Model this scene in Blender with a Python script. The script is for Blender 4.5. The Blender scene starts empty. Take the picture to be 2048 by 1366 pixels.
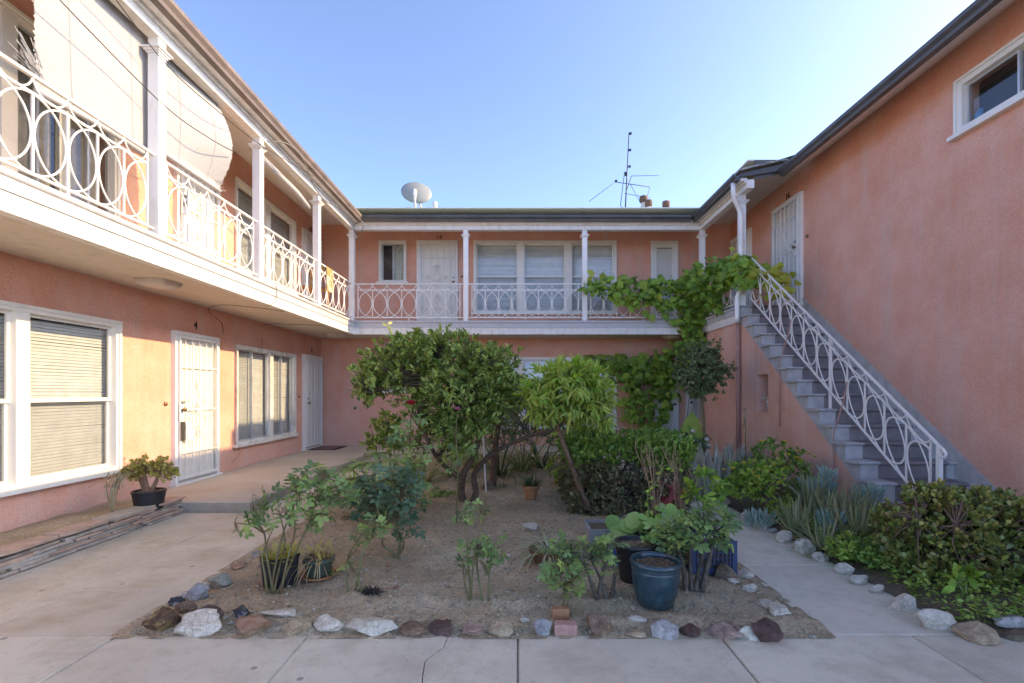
import bpy, math, random
import numpy as np
from mathutils import Vector, Matrix, noise as mnoise
R = math.radians
random.seed(7); rng = np.random.default_rng(7)
S = bpy.context.scene
COL = S.collection

# ------------------------------------------------------------------ camera, sky, sun, exposure
CAMZ = 1.40; F = 960.0; VPX, VPY = 1035.0, 784.0        # focal length in photo pixels, vanishing point
cam = bpy.data.cameras.new('camera'); camo = bpy.data.objects.new('camera', cam); COL.objects.link(camo)
cam.sensor_width = 36; cam.lens = F/2048*36; cam.shift_x = -(VPX-1024)/2048; cam.shift_y = (VPY-683)/2048
cam.clip_start = .05; cam.clip_end = 3000
camo.location = (0, 0, CAMZ); camo.rotation_euler = (R(90), 0, 0); S.camera = camo
ELEV = 27.5
w = bpy.data.worlds.new('World'); S.world = w; w.use_nodes = True
nt = w.node_tree; bg = nt.nodes['Background']
sky = nt.nodes.new('ShaderNodeTexSky'); sky.sky_type = 'NISHITA'; sky.sun_disc = False
sky.sun_elevation = R(ELEV); sky.sun_rotation = R(88); sky.altitude = 100
sky.air_density = .25; sky.dust_density = .55; sky.ozone_density = 10.0
nt.links.new(sky.outputs[0], bg.inputs[0]); bg.inputs[1].default_value = .11
sun = bpy.data.lights.new('sun', 'SUN'); suno = bpy.data.objects.new('sun', sun); COL.objects.link(suno)
sun.energy = 2.0; sun.angle = R(.53); sun.color = (.21, .19, .178)
suno.rotation_euler = (0, R(90-ELEV), R(2.0)); suno.location = (30, 1, 20)
S.view_settings.view_transform = 'Standard'; S.view_settings.look = 'None'
S.view_settings.exposure = 4.0; S.view_settings.gamma = 1
S.view_settings.use_white_balance = True; S.view_settings.white_balance_temperature = 14000     # camera balanced for open shade

# ------------------------------------------------------------------ helpers
ORG = {}
def worg(o): return ORG.get(o.name, Vector((0, 0, 0))) if o else Vector((0, 0, 0))
def link(o, parent=None, loc=(0, 0, 0)):
    COL.objects.link(o); ORG[o.name] = Vector(loc)
    if parent is not None:
        o.parent = parent; o.location = Vector(loc) - worg(parent)
    else: o.location = loc
    return o
def tag(o, label=None, cat=None, group=None, kind=None):
    if label: o['label'] = label
    if cat: o['category'] = cat
    if group: o['group'] = group
    if kind: o['kind'] = kind
    return o
def thing(name, label, cat, loc=(0, 0, 0), group=None):
    o = bpy.data.objects.new(name, None); o.empty_display_size = .1; link(o, None, loc)
    return tag(o, label, cat, group)
def px(x, y, Y): return Vector(((x-VPX)/F*Y, Y, CAMZ-(y-VPY)/F*Y))
def gpx(x, y, z=0.0):
    Y = (CAMZ-z)*F/(y-VPY); return Vector(((x-VPX)/F*Y, Y, z))

class MB:
    def __init__(s): s.v = []; s.f = []; s.n = 0; s.r = []
    def add(s, v, f, r=0.0):
        v = np.asarray(v, float).reshape(-1, 3); s.v.append(v)
        k = s.n; s.f += [tuple(i+k for i in q) for q in f]; s.n += len(v)
        s.r.append(np.full(len(v), r)); return s
    def box(s, a, b, mp=None):
        (x0, y0, z0), (x1, y1, z1) = a, b
        c = [(x0,y0,z0),(x1,y0,z0),(x1,y1,z0),(x0,y1,z0),(x0,y0,z1),(x1,y0,z1),(x1,y1,z1),(x0,y1,z1)]
        if mp: c = [mp(*p) for p in c]
        return s.add(c, [(0,3,2,1),(4,5,6,7),(0,1,5,4),(1,2,6,5),(2,3,7,6),(3,0,4,7)])
    def tube(s, pts, rad, n=6, cap=True, r=0.0):
        P = [Vector(p) for p in pts]; m = len(P)
        if not hasattr(rad, '__len__'): rad = [rad]*m
        V = []; prev = None
        for i in range(m):
            t = (P[min(i+1, m-1)]-P[max(i-1, 0)]); t = t.normalized() if t.length > 1e-9 else Vector((0, 0, 1))
            if prev is None:
                a = Vector((0, 0, 1)) if abs(t.z) < .9 else Vector((1, 0, 0))
                u = t.cross(a).normalized()
            else:
                u = (prev-t*prev.dot(t)); u = u.normalized() if u.length > 1e-6 else t.orthogonal().normalized()
            prev = u; q = t.cross(u)
            for k in range(n):
                an = 2*math.pi*k/n; V.append(P[i]+(u*math.cos(an)+q*math.sin(an))*rad[i])
        Fc = [(i*n+k, i*n+(k+1)%n, (i+1)*n+(k+1)%n, (i+1)*n+k) for i in range(m-1) for k in range(n)]
        if cap: Fc += [tuple(range(n-1, -1, -1)), tuple((m-1)*n+k for k in range(n))]
        return s.add([tuple(p) for p in V], Fc, r)
    def lathe(s, prof, n=24, c=(0, 0, 0), sc=(1, 1)):
        V = [(c[0]+r*math.cos(2*math.pi*k/n)*sc[0], c[1]+r*math.sin(2*math.pi*k/n)*sc[1], c[2]+z) for r, z in prof for k in range(n)]
        return s.add(V, [(i*n+k, i*n+(k+1)%n, (i+1)*n+(k+1)%n, (i+1)*n+k) for i in range(len(prof)-1) for k in range(n)])
    def prism(s, poly, z0, z1, mp=None):
        n = len(poly); c = [(x, y, z0) for x, y in poly]+[(x, y, z1) for x, y in poly]
        if mp: c = [mp(*p) for p in c]
        return s.add(c, [tuple(range(n-1, -1, -1)), tuple(range(n, 2*n))]+[(i, (i+1)%n, n+(i+1)%n, n+i) for i in range(n)])
    def strip(s, A, B):
        n = len(A); return s.add([tuple(p) for p in A]+[tuple(p) for p in B], [(i, i+1, n+i+1, n+i) for i in range(n-1)])
    def mesh(s, name, mat=None, smooth=False, rnd=False):
        me = bpy.data.meshes.new(name)
        me.from_pydata(np.concatenate(s.v).tolist() if s.v else [], [], s.f)
        if mat: me.materials.append(mat)
        if smooth: me.polygons.foreach_set('use_smooth', [True]*len(me.polygons))
        if rnd:
            a = me.attributes.new('rnd', 'FLOAT', 'POINT'); a.data.foreach_set('value', np.concatenate(s.r).astype('f'))
        me.update(); return me
    def obj(s, name, mat, parent=None, smooth=False, rnd=False, kind=None):
        """mesh in world coordinates; linked so that the geometry stays where it was built"""
        o = bpy.data.objects.new(name, s.mesh(name, mat, smooth, rnd)); link(o, parent, (0, 0, 0))
        if kind: o['kind'] = kind
        return o
def put(name, me, parent, loc, rot=None, sc=None):
    o = bpy.data.objects.new(name, me); link(o, parent, loc)
    if rot is not None: o.rotation_euler = rot
    if sc is not None: o.scale = sc
    return o
def struct(o): o['kind'] = 'structure'; return o
def top(mb, name, mat, label, cat, group=None, smooth=False):
    """a thing that is one mesh"""
    return tag(mb.obj(name, mat, None, smooth), label, cat, group)

# ------------------------------------------------------------------ materials
def nm(name):
    m = bpy.data.materials.new(name); m.use_nodes = True; t = m.node_tree
    return m, t, t.nodes['Principled BSDF']
def nd(t, ty, ins=None, **kw):
    n = t.nodes.new('ShaderNode'+ty)
    for k, v in kw.items(): setattr(n, k, v)
    for k, v in (ins or {}).items():
        if hasattr(v, 'links') or isinstance(v, bpy.types.NodeSocket): t.links.new(v, n.inputs[k])
        else: n.inputs[k].default_value = v
    return n
def c4(c): return (c[0], c[1], c[2], 1)
def pos(t, sc=(1, 1, 1)):
    g = nd(t, 'NewGeometry'); mp = nd(t, 'Mapping', {'Vector': g.outputs['Position'], 'Scale': sc}); return mp.outputs[0]
def objco(t, sc=(1, 1, 1)):
    g = nd(t, 'TexCoord'); mp = nd(t, 'Mapping', {'Vector': g.outputs['Object'], 'Scale': sc}); return mp.outputs[0]
def noi(t, vec, scale, detail=4, rough=.55): return nd(t, 'TexNoise', {'Vector': vec, 'Scale': scale, 'Detail': detail, 'Roughness': rough}).outputs[0]
def ramp(t, fac, stops):
    n = nd(t, 'ValToRGB', {'Fac': fac}); e = n.color_ramp.elements
    while len(e) < len(stops): e.new(.5)
    for i, (p, c) in enumerate(stops): e[i].position = p; e[i].color = c4(c) if hasattr(c, '__len__') else (c, c, c, 1)
    return n.outputs[0]
def mix(t, fac, a, b, mode='MIX'):
    n = nd(t, 'Mix', data_type='RGBA', blend_type=mode)
    for s_, v in ((n.inputs[0], fac), (n.inputs[6], a), (n.inputs[7], b)):
        if isinstance(v, bpy.types.NodeSocket): t.links.new(v, s_)
        else: s_.default_value = c4(v) if hasattr(v, '__len__') else v
    return n.outputs[2]
def bump(t, b, h, strength, dist=.01):
    n = nd(t, 'Bump', {'Height': h, 'Strength': strength, 'Distance': dist}); t.links.new(n.outputs[0], b.inputs['Normal']); return n
def mk(name, c1, c2=None, scale=5, rough=.8, bs=0, bscale=90, metallic=0, spec=.4, coat=0, lo=.35, hi=.65, bd=.004):
    m, t, b = nm(name); v = pos(t)
    c2 = c2 or tuple(x*.75 for x in c1)
    col = ramp(t, noi(t, v, scale, 5), [(lo, c2), (hi, c1)]); t.links.new(col, b.inputs['Base Color'])
    b.inputs['Roughness'].default_value = rough; b.inputs['Metallic'].default_value = metallic
    b.inputs['Specular IOR Level'].default_value = spec; b.inputs['Coat Weight'].default_value = coat
    if bs: bump(t, b, noi(t, v, bscale, 3), bs, bd)
    return m
def leafmat(name, cols, trans=.3, rough=.42, spec=.5):
    rough = min(.8, rough+.14); spec *= .75
    m, t, b = nm(name)
    at = nd(t, 'Attribute', attribute_name='rnd'); oi = nd(t, 'ObjectInfo')
    s_ = nd(t, 'Math', {0: at.outputs['Fac'], 1: oi.outputs['Random']}, operation='ADD')
    fr = nd(t, 'Math', {0: s_.outputs[0]}, operation='FRACT')
    cols = [tuple(min(.5, x*2.05) for x in c) for c in cols]
    n = len(cols); col = ramp(t, fr.outputs[0], [(i/(n-1), c) for i, c in enumerate(cols)])
    col = mix(t, .35, col, ramp(t, noi(t, pos(t), 9, 3), [(.3, tuple(x*.55 for x in cols[0])), (.7, cols[-1])]))
    t.links.new(col, b.inputs['Base Color']); b.inputs['Roughness'].default_value = rough; b.inputs['Specular IOR Level'].default_value = spec
    tr = nd(t, 'BsdfTranslucent'); hs = nd(t, 'HueSaturation', {'Saturation': 1.15, 'Value': 1.3, 'Color': col}); t.links.new(hs.outputs[0], tr.inputs[0])
    ms = nd(t, 'MixShader', {0: trans, 1: b.outputs[0], 2: tr.outputs[0]}); t.links.new(ms.outputs[0], t.nodes['Material Output'].inputs[0])
    return m
def stucco(name, base, pale, deep, dirt):
    m, t, b = nm(name); v = pos(t)
    a = ramp(t, noi(t, v, .55, 4), [(.32, deep), (.5, base), (.7, pale)])
    bl = ramp(t, noi(t, v, 2.6, 5, .6), [(.3, deep), (.72, pale)])
    col = mix(t, .5, a, bl)
    st = ramp(t, noi(t, pos(t, (5, 5, .35)), 1.0, 4, .6), [(.48, 0.0), (.72, 1.0)])          # run-off streaks
    stf = nd(t, 'Math', {0: st, 1: .42}, operation='MULTIPLY').outputs[0]
    col = mix(t, stf, col, dirt)
    z = nd(t, 'SeparateXYZ', {0: nd(t, 'NewGeometry').outputs['Position']}).outputs[2]
    lowf = nd(t, 'MapRange', {0: z, 1: .75, 2: .0, 3: 0.0, 4: .55}).outputs[0]                 # chalky splash zone with an uneven edge
    lowf = nd(t, 'Math', {0: lowf, 1: ramp(t, noi(t, v, 1.7, 5), [(.3, .15), (.7, 1.0)])}, operation='MULTIPLY').outputs[0]
    col = mix(t, lowf, col, dirt)
    spk = ramp(t, noi(t, v, 75, 5, .75), [(.32, .80), (.62, 1.08)]); col = mix(t, 1.0, col, spk, 'MULTIPLY')
    t.links.new(col, b.inputs['Base Color']); b.inputs['Roughness'].default_value = .93; b.inputs['Specular IOR Level'].default_value = .2
    h = mix(t, .5, noi(t, v, 95, 5, .7), noi(t, v, 22, 4, .6)); bump(t, b, h, .9, .010)
    return m
M = {}
M['pink'] = stucco('pink_stucco', (.76, .37, .27), (.79, .44, .34), (.69, .285, .185), (.62, .44, .375))
M['pink_stair'] = stucco('faded_pink_stucco', (.78, .395, .29), (.81, .485, .39), (.71, .30, .185), (.72, .56, .50))
def white(name, c=(.82, .80, .76), dirt=(.42, .37, .31), amt=.3, rough=.5, bs=.2, bscale=60):
    m, t, b = nm(name); v = pos(t)
    d = ramp(t, noi(t, pos(t, (3, 3, 1.0)), 2.2, 6, .68), [(.5, 0.0), (.8, amt*2)])
    col = mix(t, d, mix(t, noi(t, v, 7, 4), c, tuple(x*.88 for x in c)), dirt)
    t.links.new(col, b.inputs['Base Color']); b.inputs['Roughness'].default_value = rough
    bump(t, b, noi(t, v, bscale, 4), bs, .003); return m
M['white'] = white('white_paint'); M['iron'] = white('white_iron_paint', (.78, .76, .71), (.4, .28, .2), .15, .4, .1)
M['cream'] = white('cream_door_paint', (.76, .73, .66), (.5, .44, .36), .15, .45)
M['slabwhite'] = white('white_stucco_band', (.82, .79, .73), (.40, .35, .28), .42, .9, .7, 110)
M['soffit'] = white('cream_soffit_stucco', (.72, .63, .52), (.45, .36, .27), .3, .9, .5, 140)
M['ceil'] = white('white_ceiling_paint', (.76, .72, .67), (.5, .43, .36), .2, .85, .3, 90)
M['greytrim'] = white('pale_grey_trim', (.52, .52, .52), (.34, .32, .30), .3, .5)
M['peel'] = white('peeling_white_paint', (.72, .68, .60), (.25, .19, .14), .55, .7, .6, 45)
M['gutter'] = mk('dark_gutter_metal', (.085, .078, .075), (.06, .055, .052), 3, .38, spec=.5)
M['gutter_sun'] = mk('sunlit_tone_gutter_metal', (.20, .155, .13), (.13, .10, .085), 3, .5)  # left gutter paler and browner, its sunlit look put into the colour
M['roof'] = mk('pale_green_roofing', (.36, .40, .29), (.27, .30, .21), 30, .95, .6, 200)
M['rooffelt'] = mk('weathered_roll_roofing', (.42, .40, .37), (.12, .12, .12), 12, .95, .6, 60)
M['dark'] = mk('room_shade_sheet', (.03, .028, .026), None, 3, .9)  # near-black sheet behind the windows, the unlit interior painted as colour
M['number'] = mk('dark_bronze', (.035, .022, .018), None, 20, .5, metallic=.3)
M['brass'] = mk('worn_brass', (.32, .22, .12), (.2, .13, .07), 40, .35, metallic=.9)
M['chrome'] = mk('satin_metal', (.35, .34, .32), None, 30, .3, metallic=.9)
M['slat'] = mk('blind_slat', (.58, .58, .56), (.50, .50, .48), 8, .45)
M['slat_lift'] = mk('shade_lifted_blind_slat', (.78, .78, .75), (.70, .70, .67), 8, .5)  # same blinds, coloured paler on the back wing to offset its shade
M['curtain'] = mk('pale_curtain', (.62, .64, .56), (.45, .48, .42), 14, .9)
M['greycurtain'] = mk('grey_vertical_blind', (.40, .37, .32), (.30, .27, .23), 9, .8)
M['alu'] = mk('window_aluminium', (.55, .56, .56), (.45, .46, .46), 5, .35, metallic=.4)
M['stepgrey'] = mk('light_grey_step_paint', (.46, .455, .445), (.35, .34, .325), 7, .75, .5, 70)
M['runner'] = mk('dark_grey_step_paint', (.235, .22, .225), (.165, .155, .16), 6, .8, .5, 90)
def glassm():
    m, t, b = nm('window_glass'); t.nodes.remove(b)
    lw_ = nd(t, 'LayerWeight', {'Blend': .5}); p5 = nd(t, 'Math', {0: lw_.outputs['Facing'], 1: 4.0}, operation='POWER'); f2 = nd(t, 'Math', {0: p5.outputs[0], 1: .85, 2: .06}, operation='MULTIPLY_ADD'); f2.use_clamp = True
    tr = nd(t, 'BsdfTransparent', {'Color': (.90, .93, .92, 1)}); gl = nd(t, 'BsdfGlossy', {'Roughness': .015, 'Color': (.95, .97, 1, 1)})
    ms = nd(t, 'MixShader', {0: f2.outputs[0], 1: tr.outputs[0], 2: gl.outputs[0]}); t.links.new(ms.outputs[0], t.nodes['Material Output'].inputs[0]); return m
M['glass'] = glassm()
def screenm():
    m, t, b = nm('insect_screen'); b.inputs['Base Color'].default_value = (.12, .125, .125, 1); b.inputs['Roughness'].default_value = .7
    tr = nd(t, 'BsdfTransparent'); ms = nd(t, 'MixShader', {0: .20, 1: tr.outputs[0], 2: b.outputs[0]}); t.links.new(ms.outputs[0], t.nodes['Material Output'].inputs[0]); return m
M['screen'] = screenm()
def concrete(name, base, warm, dark, stain):
    m, t, b = nm(name); v = pos(t)
    a = ramp(t, noi(t, v, .9, 5, .6), [(.3, dark), (.5, base), (.72, warm)])
    oi = nd(t, 'ObjectInfo'); k = nd(t, 'MapRange', {0: oi.outputs['Random'], 3: .93, 4: 1.05}).outputs[0]
    a = mix(t, 1.0, a, nd(t, 'CombineColor', {0: k, 1: k, 2: k}).outputs[0], 'MULTIPLY')
    sp = ramp(t, noi(t, v, 2.3, 6, .7), [(.48, 0.0), (.72, .75)]); a = mix(t, sp, a, stain)
    sp = ramp(t, noi(t, v, 11, 5, .7), [(.52, 0.0), (.75, .5)]); a = mix(t, sp, a, stain)
    gum = ramp(t, nd(t, 'TexVoronoi', {'Vector': v, 'Scale': 3.2}).outputs[0], [(.045, .62), (.062, 0.0)]); a = mix(t, gum, a, (.14, .12, .10))
    gr = ramp(t, noi(t, v, 260, 2), [(.3, .70), (.62, 1.10)]); a = mix(t, 1.0, a, gr, 'MULTIPLY')
    t.links.new(a, b.inputs['Base Color']); b.inputs['Roughness'].default_value = .9; b.inputs['Specular IOR Level'].default_value = .25
    h = mix(t, .3, noi(t, v, 330, 3), noi(t, v, 40, 5)); bump(t, b, h, .38, .004); return m
M['conc'] = concrete('concrete_paving', (.67, .565, .43), (.71, .61, .47), (.58, .48, .36), (.43, .335, .24))
M['conc2'] = concrete('tan_walkway_concrete', (.63, .515, .385), (.69, .59, .46), (.52, .41, .30), (.42, .30, .19))
M['conc3'] = concrete('grey_path_concrete', (.68, .575, .445), (.71, .615, .485), (.59, .495, .38), (.43, .37, .29))
M['grime'] = concrete('grimy_porch_edge', (.40, .335, .25), (.46, .39, .30), (.30, .25, .185), (.22, .18, .13))
M['porch'] = concrete('porch_concrete', (.58, .48, .37), (.62, .53, .415), (.52, .42, .32), (.46, .36, .26))
def soil(name, a1, a2, a3):
    m, t, b = nm(name); v = pos(t)
    a = ramp(t, noi(t, v, 1.3, 6, .62), [(.3, a2), (.55, a1), (.75, a3)])
    a = mix(t, ramp(t, noi(t, v, .7, 4, .6), [(.42, 0.0), (.62, .55)]), a, tuple(x*.62 for x in a2))
    a = mix(t, ramp(t, noi(t, v, 7, 5, .65), [(.50, 0.0), (.72, .6)]), a, tuple(x*.8 for x in a2))
    cl = ramp(t, noi(t, v, 55, 4, .7), [(.32, .55), (.6, 1.12)]); a = mix(t, 1.0, a, cl, 'MULTIPLY')
    vo = nd(t, 'TexVoronoi', {'Vector': v, 'Scale': 85.0}); pe = ramp(t, vo.outputs[0], [(.13, 1.0), (.24, 0.0)])
    pm = nd(t, 'Math', {0: pe, 1: ramp(t, noi(t, v, 30, 2), [(.55, 0.0), (.7, .75)])}, operation='MULTIPLY').outputs[0]
    a = mix(t, pm, a, (.50, .43, .34)); t.links.new(a, b.inputs['Base Color']); b.inputs['Roughness'].default_value = .97; b.inputs['Specular IOR Level'].default_value = .1
    bump(t, b, mix(t, .5, noi(t, v, 60, 5, .7), noi(t, v, 180, 3)), .8, .02); return m
M['soil'] = soil('sandy_soil', (.58, .435, .29), (.45, .325, .205), (.64, .50, .345))
M['soil2'] = soil('dark_bed_soil', (.20, .145, .10), (.14, .10, .07), (.27, .20, .14))
M['ground'] = soil('pale_bounce_ground', (.46, .41, .34), (.40, .35, .28), (.50, .45, .38))  # pale tone raised so the unseen sunlit ground bounces light into the court
M['flag'] = mk('flagstone', (.46, .36, .28), (.30, .255, .215), 9, .9, .7, 50)
M['flagpink'] = mk('pink_flagstone', (.50, .33, .25), (.40, .25, .18), 9, .9, .6, 50)
M['flaggrey'] = mk('grey_flagstone', (.40, .36, .31), (.28, .25, .21), 9, .9, .6, 50)
M['bark'] = mk('brown_bark', (.16, .095, .06), (.085, .05, .032), 26, .9, .9, 70, bd=.008)
M['barkred'] = mk('reddish_bark', (.21, .115, .07), (.11, .06, .04), 30, .85, .8, 70, bd=.006)
M['twig'] = mk('grey_twig', (.15, .115, .085), (.08, .06, .045), 30, .9, .5, 90)
M['cane'] = mk('green_rose_cane', (.15, .16, .06), (.15, .095, .05), 14, .6)
M['stump'] = mk('dark_stump_wood', (.07, .045, .035), (.03, .02, .016), 40, .95, 1, 80, bd=.01)
M['stem'] = mk('green_stem', (.16, .21, .07), (.12, .15, .05), 10, .5)
M['dry'] = mk('dry_stem', (.36, .20, .12), (.24, .14, .09), 22, .9)
M['straw'] = mk('straw', (.42, .33, .19), (.30, .21, .11), 22, .9)
M['l_citrus'] = leafmat('citrus_leaf', [(.025, .05, .013), (.055, .105, .022), (.10, .165, .034), (.16, .22, .05), (.22, .25, .07)], .28, .34)
M['l_citrus_sun'] = leafmat('sun_tinted_citrus_leaf', [(.20, .26, .06), (.30, .36, .10)], .35)  # sunlit look of one shoot put into the leaf colour
M['l_peach'] = leafmat('peach_leaf', [(.08, .15, .04), (.14, .25, .045), (.20, .32, .05), (.25, .37, .06)], .38, .45)
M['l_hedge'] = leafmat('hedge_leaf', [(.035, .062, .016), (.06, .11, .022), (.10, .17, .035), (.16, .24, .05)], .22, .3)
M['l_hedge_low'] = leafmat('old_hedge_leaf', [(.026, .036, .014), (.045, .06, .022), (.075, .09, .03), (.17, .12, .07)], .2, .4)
M['l_ball'] = leafmat('dull_green_leaf', [(.032, .06, .026), (.055, .085, .037), (.085, .12, .05), (.14, .15, .065)], .2, .5)
M['l_vine'] = leafmat('grape_leaf', [(.025, .065, .013), (.05, .125, .02), (.085, .18, .028), (.13, .23, .036), (.19, .26, .045)], .32, .5)
M['l_vine_y'] = leafmat('yellowing_grape_leaf', [(.14, .18, .03), (.24, .25, .04), (.30, .22, .05)], .35, .55)
M['l_rose'] = leafmat('rose_leaf', [(.03, .065, .028), (.055, .11, .04), (.10, .17, .055), (.17, .22, .06)], .25, .42)
M['l_rose_d'] = leafmat('dark_rose_leaf', [(.022, .05, .03), (.035, .075, .04), (.06, .105, .05)], .2, .38)
M['l_big'] = leafmat('broad_shrub_leaf', [(.08, .12, .04), (.14, .19, .06), (.22, .26, .10)], .25, .4)
M['l_lime'] = leafmat('lime_leaf', [(.07, .17, .02), (.12, .27, .03), (.19, .36, .05), (.27, .42, .07)], .35, .5)
M['l_jade'] = leafmat('jade_leaf', [(.03, .052, .012), (.05, .085, .017), (.08, .12, .024), (.12, .15, .03), (.17, .10, .035)], .1, .28, .6)
M['l_jade_y'] = leafmat('bronzed_jade_leaf', [(.16, .15, .03), (.25, .21, .045), (.30, .17, .06)], .12, .35)
M['l_aloe'] = leafmat('aloe_leaf', [(.075, .105, .045), (.11, .14, .06), (.15, .165, .075), (.19, .15, .09)], .06, .45)
M['l_aloe_g'] = leafmat('greyed_aloe_leaf', [(.15, .175, .13), (.22, .235, .17), (.28, .265, .20), (.24, .20, .16)], .05, .55)
M['l_blue'] = leafmat('blue_green_succulent', [(.09, .17, .13), (.13, .23, .175), (.19, .29, .22)], .08, .5)
M['l_dark'] = leafmat('dark_strap_leaf', [(.02, .035, .014), (.035, .055, .02), (.06, .08, .03)], .15, .45)
M['l_strap'] = leafmat('strap_leaf', [(.05, .08, .025), (.09, .125, .04), (.16, .18, .06), (.25, .20, .09)], .25, .45)
M['l_spider'] = leafmat('striped_strap_leaf', [(.16, .21, .07), (.28, .31, .14), (.36, .35, .20)], .3, .5)
M['l_deadred'] = leafmat('withered_red_leaf', [(.20, .09, .05), (.32, .16, .09), (.36, .22, .12)], .2, .7)
M['l_red'] = leafmat('dark_red_leaf', [(.10, .018, .02), (.16, .03, .03)], .2, .4)
M['l_geran'] = leafmat('round_bright_leaf', [(.08, .19, .04), (.13, .27, .06), (.19, .34, .10)], .3, .55)
M['l_agave'] = leafmat('bright_agave_leaf', [(.10, .20, .03), (.18, .30, .05)], .2, .45)
M['l_dead'] = leafmat('fallen_leaf', [(.26, .16, .08), (.42, .30, .15), (.50, .40, .24)], .1, .8)
M['petal'] = mk('red_petal', (.42, .012, .03), (.26, .006, .016), 30, .6)
M['petalpink'] = mk('pink_petal', (.62, .16, .30), None, 30, .6)
M['yellow'] = mk('yellow_petal', (.75, .50, .02), None, 30, .6)
M['whiteflower'] = mk('whitish_flower', (.60, .52, .45), None, 30, .8)
M['blackplastic'] = mk('black_plastic', (.022, .023, .026), None, 20, .45)
M['terracotta'] = mk('terracotta', (.50, .20, .085), (.40, .16, .075), 14, .85, .2)
M['greenpot'] = mk('dark_green_plastic', (.055, .085, .06), (.04, .06, .045), 14, .55)
M['coir'] = mk('coir_fibre', (.26, .11, .055), (.14, .06, .03), 35, .95, .8, 120)
M['crate'] = mk('blue_crate_plastic', (.02, .048, .12), (.015, .035, .085), 9, .5)
M['cratepale'] = mk('sky_blue_crate_plastic', (.04, .14, .30), (.03, .11, .24), 9, .5)
def tealm():
    m, t, b = nm('teal_glaze'); v = pos(t)
    t.links.new(ramp(t, noi(t, v, 14, 5, .7), [(.3, (.008, .022, .034)), (.55, (.012, .052, .066)), (.8, (.03, .12, .115))]), b.inputs['Base Color'])
    b.inputs['Roughness'].default_value = .3; b.inputs['Coat Weight'].default_value = .35; b.inputs['Coat Roughness'].default_value = .15; bump(t, b, noi(t, v, 45, 3), .12, .003); return m
M['teal'] = tealm()
M['greyplastic'] = mk('grey_plastic', (.30, .30, .29), (.22, .22, .21), 9, .6)
M['mulch'] = mk('bark_chips', (.30, .19, .11), (.09, .055, .04), 60, .95, 1, 90, lo=.42, hi=.58, bd=.01)
M['dish'] = mk('grey_dish', (.24, .26, .245), (.20, .22, .21), 4, .5)
M['ventwhite'] = mk('rust_streaked_pipe', (.62, .60, .56), (.40, .26, .17), 9, .7, lo=.3, hi=.5)
M['rust'] = mk('rusty_metal', (.22, .125, .085), (.12, .065, .045), 22, .9, .5)
M['antenna'] = mk('antenna_metal', (.05, .055, .07), None, 20, .5, metallic=.5)
M['bamboo'] = mk('weathered_blind_slats', (.40, .40, .40), (.33, .33, .33), 60, .8)
M['cable'] = mk('dark_cable', (.05, .04, .035), None, 10, .7)
M['cablewhite'] = mk('white_cable', (.19, .18, .16), None, 10, .6)
M['pipepink'] = mk('pink_painted_pipe', (.50, .24, .19), (.40, .19, .15), 7, .7)
M['mat'] = mk('dark_doormat', (.10, .055, .05), (.05, .035, .033), 30, 1, .6, 200)
M['towel'] = mk('orange_towel', (.42, .24, .09), (.46, .42, .34), 9, .95, .3, lo=.45, hi=.5)
M['wood'] = mk('chair_wood', (.42, .22, .09), None, 15, .6)
M['lens'] = mk('opal_lamp_cover', (.62, .54, .48), None, 5, .4)
M['paper'] = mk('white_paper', (.75, .74, .71), None, 5, .8)
M['blueplastic'] = mk('blue_bag', (.03, .22, .42), None, 9, .5)
# ------------------------------------------------------------------ ground, paving, beds
XL, XB, XR = -4.70, 11.48, 5.10           # left wall x, back wall y, right wall x
mb = MB(); mb.add([(-400,-200,-.014),(400,-200,-.014),(400,600,-.014),(-400,600,-.014)], [(0,1,2,3)])
struct(mb.obj('ground', M['ground']))
def slab_mesh(mb, poly, z0, z1, ch=.009):
    """paving slab with a small chamfer round its top"""
    n = len(poly); P = [Vector((x, y)) for x, y in poly]; c = sum(P, Vector((0, 0)))/n
    ins = []
    for p in P:
        d = c-p; ins.append((p.x+math.copysign(ch, d.x), p.y+math.copysign(ch, d.y)))
    V = [(x, y, z0) for x, y in poly]+[(x, y, z1-ch) for x, y in poly]+[(x, y, z1) for x, y in ins]
    Fc = [(i, (i+1)%n, n+(i+1)%n, n+i) for i in range(n)]+[(n+i, n+(i+1)%n, 2*n+(i+1)%n, 2*n+i) for i in range(n)]+[tuple(range(2*n, 3*n))]
    return mb.add(V, Fc)
def rect(x0, x1, y0, y1, g=.005): return [(x0+g, y0+g), (x1-g, y0+g), (x1-g, y1-g), (x0+g, y1-g)]
def pavement(name, mat):
    o = bpy.data.objects.new(name, None); link(o); return struct(o)
FY = 2.765
fp = pavement('front_pavement', M['conc'])
xs = [-7.0, -5.8, -4.6, -3.47, -2.30, -1.20, 0.0, 1.165, 2.27, 3.45, 4.6, 5.8, 7]
jag = [(-.60+.055*math.sin(i*1.9)+.035*math.sin(i*4.7)+.028*(12-i)*.9-.10, FY-.004-i*(FY-1.2-.008)/12) for i in range(13)]
for r_, (y0, y1) in enumerate([(1.2, FY), (-.2, 1.2), (-1.6, -.2), (-4.5, -1.6)]):
    for a, b_ in zip(xs[:-1], xs[1:]):
        if r_ == 0 and a == -1.20:      # the cracked slab, in its two pieces
            MB().prism([(-1.196, FY-.004), (-1.196, 1.204)]+[(x-.0025, y) for x, y in reversed(jag)], -.05, 0).obj('slab', M['conc'], fp)
            MB().prism([(x+.0025, y) for x, y in jag]+[(-.004, 1.204), (-.004, FY-.004)], -.05, -.001).obj('slab', M['conc'], fp)
            continue
        m_ = MB(); slab_mesh(m_, rect(a, b_, y0, y1), -.05, 0); m_.obj('slab', M['conc'], fp)
lw = pavement('left_walkway', M['conc2'])
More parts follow.
